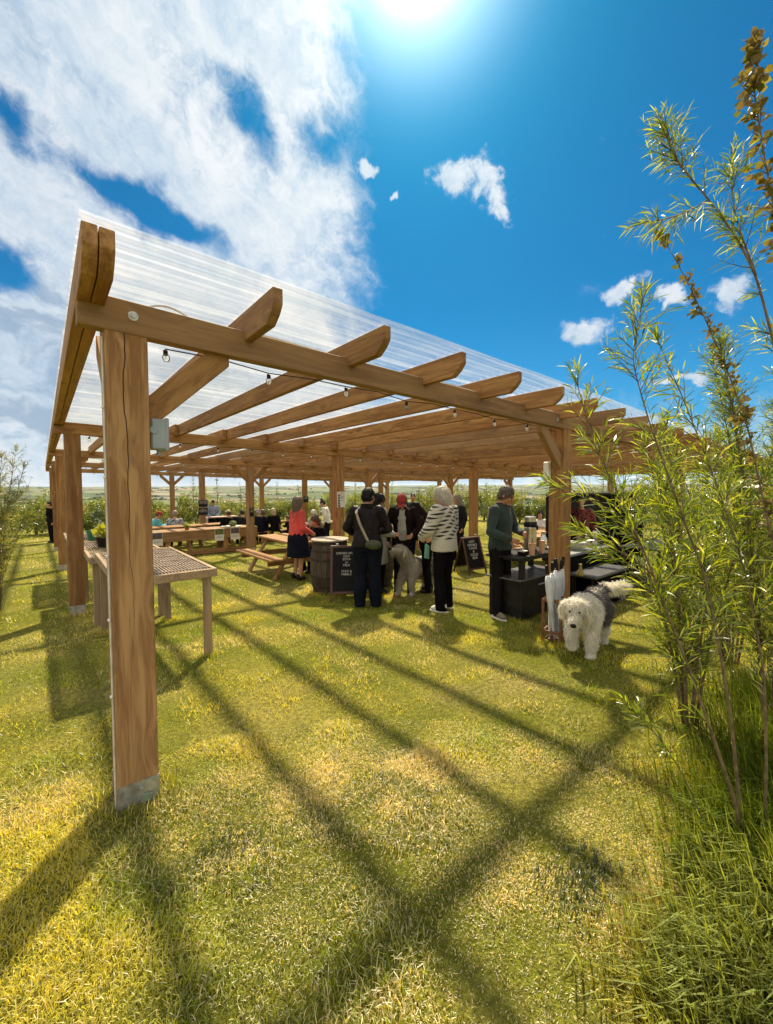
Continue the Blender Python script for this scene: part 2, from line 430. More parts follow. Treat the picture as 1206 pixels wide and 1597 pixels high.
# ------------------------------------------------------------------ terrain
X0, Y0 = .26, 2.50
def plane(X, Y): return -.012*(X-X0)-.0248*(Y-Y0)
_dr = [0, 12, 60, 300, 900, 1600, 2600, 3800, 6500]
_dz = [0, -.6, -4.6, -26, -42, -36, -20, -3, 3]
def terrain(X, Y):
    X = np.asarray(X, float); Y = np.asarray(Y, float)
    cx = np.clip(X, -9, 23); cy = np.clip(Y, -10, 27)
    dr = np.hypot(X-cx, Y-cy)
    z = plane(cx, cy)+np.interp(dr, _dr, _dz)
    amp = np.clip((dr-60)*.02, 0, 20)
    z = z+amp*(fbm(X, Y, 1/700., 3)-.5)*2.0
    # the green hill with a bright field left of the middle
    a = 26.5; hx, hy = 1500*math.sin(R(a)), 1500*math.cos(R(a))
    z = z+13*np.exp(-(((X-hx)/420)**2+((Y-hy)/420)**2))
    near = np.clip(1-dr/10, 0, 1)
    return z+near*((fbm(X, Y, .9, 3)-.5)*.05)
def gz(X, Y): return float(terrain(X, Y))
rad = np.concatenate([np.arange(0, 30, .5), 30*np.power(7500/30., np.linspace(0, 1, 150))])
na = 300
th = np.linspace(0, 2*np.pi, na, endpoint=False)
RR, TT = np.meshgrid(rad, th, indexing='ij')
GXX, GYY = 9+RR*np.sin(TT), 8+RR*np.cos(TT)
GZZ = terrain(GXX, GYY)
vs = np.stack([GXX, GYY, GZZ], -1).reshape(-1, 3)
ii, jj = np.meshgrid(np.arange(len(rad)-1), np.arange(na), indexing='ij')
fs = np.stack([ii*na+jj, ii*na+(jj+1) % na, (ii+1)*na+(jj+1) % na, (ii+1)*na+jj], -1).reshape(-1, 4)
def npmesh(name, vs, fs, k=None, cols=None, smooth=True):
    me = bpy.data.meshes.new(name); k = k or fs.shape[1]
    me.vertices.add(len(vs)); me.vertices.foreach_set('co', np.ascontiguousarray(vs, np.float32).ravel())
    me.loops.add(fs.size); me.loops.foreach_set('vertex_index', np.ascontiguousarray(fs, np.int32).ravel())
    me.polygons.add(len(fs)); me.polygons.foreach_set('loop_start', np.arange(0, fs.size, k, dtype=np.int32))
    me.polygons.foreach_set('loop_total', np.full(len(fs), k, np.int32))
    me.polygons.foreach_set('use_smooth', np.full(len(fs), smooth))
    if cols is not None:
        at = me.attributes.new('tint', 'FLOAT_COLOR', 'POINT')
        c4 = np.ones((len(vs), 4), np.float32); c4[:, :3] = cols; at.data.foreach_set('color', c4.ravel())
    me.update(calc_edges=True); me.validate()
    return me
gm, t, p, o = newmat('ground_turf_and_fields')
geo = t.new('ShaderNodeNewGeometry').outputs['Position']
sp = t.new('ShaderNodeSeparateXYZ', ins={0: geo}); flat = t.new('ShaderNodeCombineXYZ', ins={0: sp.outputs[0], 1: sp.outputs[1], 2: 0.0}).outputs[0]
dist = t.vmath('DISTANCE', flat, (9, 10, 0))
a1 = t.noise(flat, 1.1, 5, .6); a2 = t.noise(flat, 28, 4, .7); a3 = t.noise(flat, .35, 3)
turf = t.mix(t.smooth(a1, .35, .65), (.17, .19, .018), (.32, .29, .05))
turf = t.mix(t.smooth(a3, .48, .72, 0, .6), turf, (.46, .36, .16))
turf = t.mix(t.smooth(a2, .35, .65, 0, .75), turf, (.09, .08, .012))
vor = t.new('ShaderNodeTexVoronoi', feature='F1', ins={'Vector': t.vmath('ADD', flat, t.vmath('MULTIPLY', t.new('ShaderNodeTexNoise', ins={'Vector': flat, 'Scale': .004}).outputs['Color'], (120, 120, 0))), 'Scale': .0052})
vorE = t.new('ShaderNodeTexVoronoi', feature='DISTANCE_TO_EDGE', ins={'Vector': t.vmath('ADD', flat, t.vmath('MULTIPLY', t.new('ShaderNodeTexNoise', ins={'Vector': flat, 'Scale': .004}).outputs['Color'], (120, 120, 0))), 'Scale': .0052})
cs = t.new('ShaderNodeSeparateColor', ins={0: vor.outputs['Color']})
fld = t.ramp(cs.outputs[0], [(0, (.06, .09, .03)), (.3, (.12, .15, .05)), (.5, (.19, .16, .09)), (.7, (.11, .16, .04)), (.85, (.24, .19, .13)), (1, (.045, .06, .022))], 'CONSTANT')
fld = t.mix(t.smooth(t.noise(flat, .02, 4), .4, .7, 0, .4), fld, (.12, .13, .05))
fld = t.mix(t.smooth(vorE.outputs['Distance'], .055, .02), fld, (.025, .035, .012))
wood_ = t.smooth(t.noise(flat, .0028, 5, .65), .56, .60)
fld = t.mix(wood_, fld, (.025, .036, .014))
t.l.new(t.mix(t.smooth(dist, 26, 60), turf, fld), p.inputs['Base Color'])
p.inputs['Roughness'].default_value = .95; p.inputs['Specular IOR Level'].default_value = .1
bump(t, p, t.math('ADD', a2, t.noise(flat, 90, 3)), .9, .03)
ground = link('ground', npmesh('ground', vs, fs), gm); tag(ground, 'mown grass field falling away to patchwork farmland', 'ground', kind='structure')

# ------------------------------------------------------------------ blades of grass
gbm = bpy.data.materials.new('grass_blades'); gbm.use_nodes = True; t = NT(gbm.node_tree)
def leafmat(name, attr=True, c=None, trans=.5, gloss=.06, rough=.35, tcol=(1.25, 1.15, .35)):
    m = bpy.data.materials.new(name); m.use_nodes = True; t = NT(m.node_tree); MATS[name] = m
    o = t.new('ShaderNodeOutputMaterial')
    if attr: cc = t.new('ShaderNodeAttribute', attribute_name='tint').outputs['Color']
    else: cc = t.new('ShaderNodeRGB').outputs[0]; cc.default_value = tuple(c)+(1,)
    d = t.new('ShaderNodeBsdfDiffuse', ins={'Color': cc})
    tl = t.new('ShaderNodeBsdfTranslucent', ins={'Color': t.mix(1.0, cc, tcol, 'MULTIPLY')})
    gl = t.new('ShaderNodeBsdfGlossy', ins={'Roughness': rough})
    m1 = t.new('ShaderNodeMixShader', ins={0: trans}); t.l.new(d.outputs[0], m1.inputs[1]); t.l.new(tl.outputs[0], m1.inputs[2])
    m2 = t.new('ShaderNodeMixShader', ins={0: gloss}); t.l.new(m1.outputs[0], m2.inputs[1]); t.l.new(gl.outputs[0], m2.inputs[2])
    t.l.new(m2.outputs[0], o.inputs[0]); return m
bpy.data.materials.remove(gbm)
gbm = leafmat('grass_blades', trans=.56, gloss=.05, rough=.4, tcol=(1.25, 1.1, .3))
def blades(X, Y, L, wid, lean, az, seg2=True, base=None, cvar=.22, curl=.6):
    """numpy array of grass blades, returns verts, faces (triangles), per-vertex colours"""
    n = len(X); Z = terrain(X, Y)-.004
    dx, dy = np.cos(az), np.sin(az)
    px_, py_ = -dy, dx
    tw = rng.uniform(-.9, .9, n); wx, wy = px_*np.cos(tw)+dx*np.sin(tw), py_*np.cos(tw)+dy*np.sin(tw)
    h1 = L*.55; s1 = np.sin(lean*.6)*h1; z1 = np.cos(lean*.6)*h1
    h2 = L*.45; l2 = np.minimum(lean*(1+curl), 1.75); s2 = s1+np.sin(l2)*h2; z2 = np.maximum(z1+np.cos(l2)*h2, .006)
    b = np.stack([X, Y, Z], -1)
    off = lambda s_, z_: np.stack([dx*s_, dy*s_, z_], -1)
    wv = np.stack([wx*wid, wy*wid, np.zeros(n)], -1)/2
    if seg2:
        V = np.stack([b-wv, b+wv, b+off(s1, z1)-wv*.8, b+off(s1, z1)+wv*.8, b+off(s2, z2)], 1).reshape(-1, 3)
        k = np.arange(n)[:, None]*5
        F = np.concatenate([k+np.array([[0, 1, 3]]), k+np.array([[0, 3, 2]]), k+np.array([[2, 3, 4]])], 0); m = 5
    else:
        V = np.stack([b-wv, b+wv, b+off(s2, z2)], 1).reshape(-1, 3)
        k = np.arange(n)[:, None]*3; F = k+np.array([[0, 1, 2]]); m = 3
    if base is None:
        g1 = np.array([.34, .44, .025]); g2 = np.array([.72, .66, .085]); st_ = np.array([.95, .82, .45]); dk_ = np.array([.13, .15, .02])
        p1_ = np.clip((fbm(X, Y, 1.3, 4)-.36)/.26, 0, 1)[:, None]
        p2_ = np.clip((fbm(X+50, Y, 1.1, 4)-.50)/.13, 0, 1)
        bare = np.exp(-(((X-1.55)/1.1)**2+((Y-2.3)/1.2)**2))*.5+np.exp(-(((X-1.1)/.9)**2+((Y-.8)/.7)**2))*.55
        ps = np.clip(p2_*.6+bare*.8+.06, 0, .9)
        c = g1*(1-p1_)+g2*p1_
        c = np.where((rng.random(n) < ps)[:, None], st_*rng.uniform(.6, 1.1, n)[:, None], c)
        lush = np.clip((fbm(X-20, Y+7, 2.1, 3)-.56)/.08, 0, 1); c = np.where((rng.random(n) < .12+.45*lush)[:, None], dk_*1.5, c)
        c = c*rng.uniform(1-cvar, 1+cvar, n)[:, None]
    else: c = base*rng.uniform(1-cvar, 1+cvar, n)[:, None]
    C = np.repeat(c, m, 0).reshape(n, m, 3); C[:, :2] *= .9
    return V, F, C.reshape(-1, 3)
def sector(n, r0, r1, spread=R(52), power=1.0):
    th_ = YAW+rng.uniform(-spread, spread, n)
    r = np.sqrt(rng.random(n)**power*(r1**2-r0**2)+r0**2)
    return r*np.sin(th_), r*np.cos(th_)
def joinmesh(name, parts):
    V, F, C = [], [], []; k = 0
    for v, f, c in parts: V.append(v); F.append(f+k); C.append(c); k += len(v)
    return npmesh(name, np.concatenate(V), np.concatenate(F), 3, np.concatenate(C), smooth=False)
parts = []
def turf_band(n, r0, r1, L, wd, seg2):
    X, Y = sector(n, r0, r1)
    keep = rng.random(n) < np.clip(.45+1.2*fbm(X, Y, 5.5, 2)-.25, .15, 1)
    X, Y = X[keep], Y[keep]; n = len(X)
    hl = np.clip(.55+2.6*(fbm(X+9, Y+3, 3.2, 3)-.42), .4, 1.75)
    parts.append(blades(X, Y, rng.uniform(.55, 1.25, n)*L*hl, rng.uniform(.7, 1.25, n)*wd, rng.uniform(.35, 1.25, n), rng.uniform(0, 6.283, n)+.0, seg2))
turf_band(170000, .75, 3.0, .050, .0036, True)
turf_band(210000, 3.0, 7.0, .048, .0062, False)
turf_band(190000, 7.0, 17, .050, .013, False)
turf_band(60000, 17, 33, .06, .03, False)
# longer tufts the mower missed round the posts and table legs
for (tx, ty, rr) in [(X0+.095, Y0+.095, .15), (4.92, 2.6, .15), (X0+.095, 7.47, .15), (.56, 4.46, .06), (1.29, 4.46, .06), (1.29, 6.2, .06), (.56, 6.2, .06), (4.4, 2.37, .15), (4.86, 7.5, .15), (3.83, 6.18, .32), (3.8, 5.6, .25), (5.2, 3.0, .5)]:
    n = int(2600*rr**.8); a = rng.uniform(0, 6.283, n); r_ = rr+np.abs(rng.normal(0, .035, n))
    parts.append(blades(tx+np.cos(a)*r_, ty+np.sin(a)*r_, rng.uniform(.03, .10, n), rng.uniform(.0025, .005, n), rng.uniform(.1, .8, n), rng.uniform(0, 6.283, n), True))
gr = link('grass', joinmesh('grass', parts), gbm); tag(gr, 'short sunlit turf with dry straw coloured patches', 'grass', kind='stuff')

# ------------------------------------------------------------------ pergola
HB, BH, RH, RB = 2.4835, .165, .17, .107         # beam bottom, beam height, rafter height, rafter bottom above beam bottom
PW, COLS, ROWS = .19, [X0, 4.83, X0+9.0, X0+13.5, X0+18.0], [Y0+4.879*j for j in range(5)]
XS = [X0+4.5*k for k in range(5)]
RX, RY = -.024, -.007
def rz_(X, Y): return HB+RX*(X-X0)+RY*(Y-Y0)
root = empty('pergola', (X0+PW/2, Y0+PW/2, 0), 0, 'large timber pergola with clear corrugated roof over the gathering', 'pergola')
rl = Vector(root.location)
def L(p): return Vector(p)-rl
_boxc = {}
def timber(name, axis, ln, a, b, m, p, loc, rot=(0, 0, 0), bev=.004):
    """box of length ln along axis with cross section a x b, placed by its centre"""
    key = (name, axis, round(ln, 3), a, b, m.name)
    if key not in _boxc:
        d = {'X': (ln, a, b), 'Y': (a, ln, b), 'Z': (a, b, ln)}[axis]
        me = MB().box((0, 0, 0), d).mesh(name, bevel=bev); me.materials.append(m); _boxc[key] = me
    return link(name, _boxc[key], None, p, loc, rot)
tiltX = -math.atan(RX)
for j, yr in enumerate(ROWS):
    xs = list(XS)
    if j == 0: xs[1] = 4.83
    for k, xc in enumerate(xs):
        g0 = gz(xc, yr); top = rz_(xc, yr)+BH*.55; h = top-g0+.02
        c = (xc+PW/2, yr+PW/2+.003, g0+h/2-.02)
        near = (j == 0 and k == 0)
        po = timber('post', 'Z', round(h, 2), PW, PW, WZC if near else WZ, root, L(c))
        if near: po['label'] = 'nearest pergola post with a long drying crack'
        # steel shoe round the foot
        sh = MB()
        for s_ in (-1, 1): sh.box((0, s_*(PW/2+.003), .07), (PW+.006, .005, .15))
        sh.box((0, 0, -.004), (PW+.01, PW+.01, .008))
        sho = sh.build('post_shoe', galv, po, loc=(0, 0, -h/2+.01))
        if near:
            b = MB().lathe([(.014, 0), (.014, .006), (.009, .007), (.009, .016), (.006, .017)], 6).build('bolt', galv, po, loc=(.01, -PW/2-.006, -h/2+.115), rot=(R(90), 0, 0))
            MB().box((0, 0, 0), (.05, .012, .05)).build('plate_washer', plain('green_patina', (.24, .30, .22), .7), po, loc=(.035, -PW/2-.012, -h/2+.055), rot=(0, R(12), 0), bevel=.004)
# beams, one length per bay, four bays and five rows
for j, yr in enumerate(ROWS):
    for k in range(4):
        xa = XS[k] if k else .15
        xb = XS[k+1] if k < 3 else XS[4]+PW+.1
        xm = (xa+xb)/2; z = rz_(xm, yr)+BH/2
        be = timber('beam', 'X', round(xb-xa, 3)-.004, .075, BH, WX, root, L((xm, yr+.0375-.004, z)), (0, tiltX, 0))
        if j == 0 and k == 0:
            for bx in (-2.0, 2.26):
                MB().lathe([(.024, 0), (.024, .004), (.013, .006), (.013, .012), (.008, .013)], 16).build('bolt', galv, be, loc=(bx+.03-.1, -.038, .01), rot=(R(90), 0, 0))
# braces along the beam (rows 1, 3 and 5) and along the left edge
def brace(p, q, a, b, parent=root):
    p, q = Vector(p), Vector(q); d = q-p
    me_m = WX
    mb = MB(); hl = d.length/2; c_ = b/2
    mb.prism([(-hl-c_, -b/2), (hl+c_*0, -b/2), (hl+c_*2, b/2), (-hl+c_, b/2)], -a/2, a/2)
    e = math.atan2(d.z, math.hypot(d.x, d.y)); az = math.atan2(d.y, d.x)
    return mb.build('brace', me_m, parent, L((p+q)/2), (0, -e, az), bevel=.004)
for j in (0, 2, 4):
    yr = ROWS[j]; xs = list(XS)
    if j == 0: xs[1] = 4.83
    for k, xc in enumerate(xs):
        zb = rz_(xc, yr)
        yy = yr+.075
        if k < 4 and not (j == 0 and k == 1): brace((xc+PW-.01, yy, zb-.40), (xc+PW+.39, yy, zb-.02), .07, .13)
        if k > 0: brace((xc+.01, yy, zb-.40), (xc-.39, yy, zb-.02), .07, .13)
for j in range(5):
    yr = ROWS[j]; zb = rz_(X0, yr)
    if j < 4: brace((X0+.06, yr+PW-.01, zb-.42), (X0+.06, yr+PW+.5, zb+.07), .06, .10)
# rafters: three lengths per line, lapped side by side over the beams
RA = []
def rafter_mesh(ln, tip):
    poly = [(-ln/2, 0), (ln/2, 0), (ln/2, RH), (-ln/2, RH)]
    if tip: poly = [(-ln/2+.10, 0), (ln/2, 0), (ln/2, RH), (-ln/2, RH), (-ln/2, RH*.52), (-ln/2+.035, RH*.26)]
    mb = MB(); mb.prism(poly, -.0275, .0275)
    for i, v in enumerate(mb.v): mb.v[i] = (v[1], v[0], v[2])        # length along y
    me = mb.mesh('rafter', bevel=.003); me.materials.append(WY); return me
spans = [(Y0-.4166, ROWS[1]+.22, True), (ROWS[1]-.12, ROWS[2]+.22, False), (ROWS[2]-.12, ROWS[4]+.45, False)]
rms = [rafter_mesh(b-a, tp) for a, b, tp in spans]
for i in range(-1, 25):
    for q_, (a, b, tp) in enumerate(spans):
        xr = X0-.022+.75*i if i >= 0 else X0-.022-.06
        if i > 0 and xr > XS[4]+PW: continue
        ym = (a+b)/2; xo = xr-(.057 if q_ == 1 else 0)*(0 if i < 0 else 1) - (.057 if (q_ == 1 and i < 0) else 0)*0
        if i <= 0 and q_ == 1: xo = xr
        z = rz_(xr, ym)+RB
        o_ = link('rafter', rms[q_], None, root, L((xo, ym, z)), (math.atan(RY), 0, 0))
# roof sheet
y_a, y_b = Y0-.47, ROWS[4]+.5
pitch_ = .076; ny = int((y_b-y_a)/pitch_*6); ys = np.linspace(y_a, y_b, ny)
ph = (ys/pitch_) % 1.0
zz = np.interp(ph, [0, .12, .38, .5, .62, .88, 1], [0, 0, .008, .009, .008, 0, 0])
xa, xb = X0-.118, XS[4]+PW+.14; nx = 40; xx = np.linspace(xa, xb, nx)
YY, XX = np.meshgrid(ys, xx, indexing='ij')
sag = .003*np.sin((XX-X0)/.75*2*np.pi)+.004*(fbm(XX, YY, 1.3, 2)-.5)
ZZ = rz_(XX, YY)+RB+RH+.006+zz[:, None]+sag
V = np.stack([XX, YY, ZZ], -1).reshape(-1, 3)-np.array(rl)
ii, jj = np.meshgrid(np.arange(ny-1), np.arange(nx-1), indexing='ij')
F = np.stack([ii*nx+jj, ii*nx+jj+1, (ii+1)*nx+jj+1, (ii+1)*nx+jj], -1).reshape(-1, 4)
link('roof_sheet', npmesh('roof_sheet', V, F, 4, None, True), sheetm, root)
# screws holding the sheet down would be too small to see; junction boxes and cables
jg = plain('grey_plastic', (.30, .34, .38), .5, 0, .08, 6, .05)
jb = MB().box((0, 0, 0), (.085, .085, .165)).build('junction_box', jg, root, L((X0+PW+.053, Y0+.07, 1.985)), bevel=.008)
MB().box((0, 0, 0), (.02, .095, .18)).build('box_lid', jg, jb, (.034, 0, 0), bevel=.005)
MB().lathe([(.02, 0), (.02, .003), (.015, .004)], 20).build('knockout', jg, jb, (-.03, -.044, .02), (R(90), 0, 0))
MB().lathe([(.012, -.03), (.012, 0)], 12).build('cable_gland', jg, jb, (0, 0, -.085))
wht = plain('white_plastic', (.78, .76, .72), .45, 0, .05, 6, .03)
wb = MB().box((0, 0, 0), (.075, .07, .26)).build('lamp_housing', wht, root, L((4.83-.035, Y0+.2, 1.86)), bevel=.012)
cabm = plain('white_cable', (.62, .58, .52), .5)
MB().tube([L((X0-.007, Y0+.03, z)) for z in np.linspace(.0, 2.45, 20)], .006, 6).build('cable', cabm, root)
for z in (.62, 1.02, 1.35, 1.75, 2.1): MB().ell((0, 0, 0), (.009, .012, .009), 8).build('cable_clip', wht, root, L((X0-.012, Y0+.03, z)))
def hoop(x, w_, h_, y=Y0+.03):
    pts = [L((x+w_*(u-.5), y+.04*math.sin(u*3.14), rz_(x, y)+BH-.01+h_*math.sin(u*math.pi))) for u in np.linspace(0, 1, 14)]
    MB().tube(pts, .005, 6).build('cable', cabm, root)
hoop(X0+.30, .26, .06); hoop(X0+1.0, .3, .035)
MB().tube([L((X0+.55+.35*k, Y0+.05, rz_(X0+.55+.35*k, Y0)+BH+.012+.012*math.sin(k*1.3))) for k in range(12)], .005, 6).build('cable', cabm, root)

# ------------------------------------------------------------------ strings of bulbs
cordm = plain('black_cord', (.02, .018, .016), .6)
bulb_me = MB().lathe([(.004, -.078), (.016, -.074), (.0235, -.062), (.026, -.048), (.0235, -.034), (.016, -.022), (.0125, -.014)], 16).mesh('bulb', smooth=True); bulb_me.materials.append(bulbm)
sock_me = MB().lathe([(.0145, -.030), (.016, -.024), (.016, .004), (.007, .010), (.004, .014)], 12).mesh('socket', smooth=False, bevel=.0); sock_me.materials.append(darkrub)
fil_me = MB().tube([(.006*math.cos(a*1.0), .006*math.sin(a*1.0), -.058+a*.0009) for a in range(0, 26)], .0009, 4).mesh('filament'); fil_me.materials.append(plain('filament', (.5, .3, .1), .4, .5))
for j, yr in enumerate(ROWS):
    yb = yr+.13
    se = empty('string_lights', (X0, yb, 0), 0, ['string of clear bulbs along the front beam nearest the camera', 'string of clear bulbs along the second beam from the front', 'string of clear bulbs along the middle beam', 'string of clear bulbs along the second beam from the back', 'string of clear bulbs along the rearmost beam'][j], 'string lights', 'strings of light bulbs under the pergola beams')
    xs = [X0+.30+.612*k for k in range(29)]
    pts = []
    for k, xb_ in enumerate(xs):
        zt = rz_(xb_, yr)+.012-(.030 if k % 2 else .012)
        if k:
            xm = (xs[k-1]+xb_)/2; pts.append((xm-X0, 0, rz_(xm, yr)+.012-.005*(k % 3)))
        pts.append((xb_-X0, 0, zt))
        if j > 2 and k > 22: continue
        bu = link('bulb', bulb_me, None, se, (xb_-X0, 0, zt-.012), (R(random.uniform(-6, 6)), R(random.uniform(-6, 6)), 0)); bu.scale = (.78, .78, .78)
        link('socket', sock_me, None, bu)
        if j == 0: link('filament', fil_me, None, bu)
    MB().tube(pts, .0035, 6).build('cord', cordm, se)

# ------------------------------------------------------------------ bodies: tapered volumes fused into one surface
def remesh(mb, voxel, name, m, smooth=4, crease=0.0, cscale=8.0, trim=None):
    me = mb.mesh(name+'_raw'); ob = bpy.data.objects.new('tmp', me); col.objects.link(ob)
    md = ob.modifiers.new('r', 'REMESH'); md.mode = 'VOXEL'; md.voxel_size = voxel
    if smooth: sm = ob.modifiers.new('s', 'SMOOTH'); sm.iterations = smooth; sm.factor = .5
    dg = bpy.context.evaluated_depsgraph_get()
    r = bpy.data.meshes.new_from_object(ob.evaluated_get(dg))
    bpy.data.objects.remove(ob); bpy.data.meshes.remove(me); r.name = name
    if crease and len(r.vertices):
        n = len(r.vertices); co = np.empty(n*3, np.float32); no = np.empty(n*3, np.float32)
        r.vertices.foreach_get('co', co); r.vertex_normals.foreach_get('vector', no)
        co = co.reshape(-1, 3); no = no.reshape(-1, 3)
        a = fbm(co[:, 0]*1.0+co[:, 1]*1.3, co[:, 2]*.8+co[:, 1]*.4, cscale, 3)
        b = fbm(co[:, 0]*1.5-co[:, 1], co[:, 2]*1.6, cscale*1.3, 3)
        d = (1-np.abs(2*a-1)*1.6+.5*(b-.5))*crease-crease*.6
        co += no*d[:, None]; r.vertices.foreach_set('co', co.ravel())
    r.polygons.foreach_set('use_smooth', [True]*len(r.polygons)); r.update()
    r.materials.clear(); r.materials.append(m); return r
def strands(name, me, n, length, colf, dirf, width=.0045):
    """fur as many short tapering strands rooted on a mesh"""
    nv = len(me.vertices); co = np.empty(nv*3, np.float32); me.vertices.foreach_get('co', co); co = co.reshape(-1, 3)
    no = np.empty(nv*3, np.float32); me.vertex_normals.foreach_get('vector', no); no = no.reshape(-1, 3)
    idx = rng.integers(0, nv, n); p = co[idx]+rng.normal(0, .004, (n, 3)); nn_ = no[idx]
    d = dirf(p, nn_)+rng.normal(0, .22, (n, 3)); d /= np.linalg.norm(d, axis=1)[:, None]
    Ls = length(p)*rng.uniform(.6, 1.25, n)
    sd_ = np.cross(d, nn_+rng.normal(0, .3, (n, 3))); sd_ /= np.linalg.norm(sd_, axis=1)[:, None]+1e-6
    mid = p+d*(Ls*.55)[:, None]+nn_*.003; tip = p+d*Ls[:, None]+np.array([0, 0, -1.])*(Ls*.22)[:, None]+rng.normal(0, .004, (n, 3))
    wv = sd_*width/2
    V = np.stack([p-wv, p+wv, mid-wv*.9, mid+wv*.9, tip], 1).reshape(-1, 3)
    k = np.arange(n)[:, None]*5; F = np.concatenate([k+np.array([[0, 1, 3]]), k+np.array([[0, 3, 2]]), k+np.array([[2, 3, 4]])], 0)
    c = colf(p)*rng.uniform(.8, 1.12, n)[:, None]
    return npmesh(name, V, F, 3, np.repeat(c, 5, 0), False)
furm = leafmat('fur', trans=.25, gloss=.03, rough=.5, tcol=(1, .97, .9))
def skinmat(name, c):
    m = plain(name, c, .55, 0, .10, 25, .05)
    return m
skin_fair = skinmat('fair_skin', (.52, .27, .18)); skin_tan = skinmat('tanned_skin', (.44, .21, .13))
HAIRC = {}
def hairmat(name, c):
    HAIRC[name] = c
    if name in MATS: return MATS[name]
    m, t, p, o = newmat(name)
    v = t.new('ShaderNodeTexCoord').outputs['Object']
    n = t.noise(t.mapping(v, scale=(1, 1, .12)), 130, 4, .6)
    t.l.new(t.mix(t.smooth(n, .3, .7), tuple(x*.55 for x in c), tuple(min(1, x*1.3) for x in c)), p.inputs['Base Color'])
    p.inputs['Roughness'].default_value = .5; bump(t, p, n, .8, .01); return m
def hand(mb, wr, d, n, side, s=1.0, curl=.5):
    wr = Vector(wr); d = Vector(d).normalized(); n = Vector(n); n = (n-d*n.dot(d)).normalized()
    t_ = d.cross(n)*side
    M = Matrix((t_, d, n)).transposed()
    mb.ell(wr+d*.048*s, (.040*s, .054*s, .015*s), 12, M)
    mb.cap(wr-d*.02*s, wr+d*.03*s, .026*s, .024*s)
    for i, (o, ln) in enumerate([(.031, .066), (.011, .076), (-.009, .072), (-.029, .056)]):
        b = wr+d*.088*s+t_*o*s
        c = curl*(1+.12*i)
        d1 = (d*math.cos(c)+n*math.sin(c)+t_*(.10-.07*i)).normalized(); d2 = (d*math.cos(c*2.0)+n*math.sin(c*2.0)).normalized()
        e = b+d1*ln*.55*s
        mb.cap(b-d1*.012*s, e, .0098*s, .0088*s, 8); mb.cap(e, e+d2*ln*.5*s, .0088*s, .0070*s, 8)
    b = wr+d*.025*s+t_*.030*s; e = b+(d*.6+t_*.62+n*.35).normalized()*.042*s
    mb.cap(b, e, .0135*s, .011*s, 8); mb.cap(e, e+(d*.85+t_*.2+n*.45).normalized()*.032*s, .011*s, .0085*s, 8)
def P_(d, k, df): return Vector(d.get(k, df))
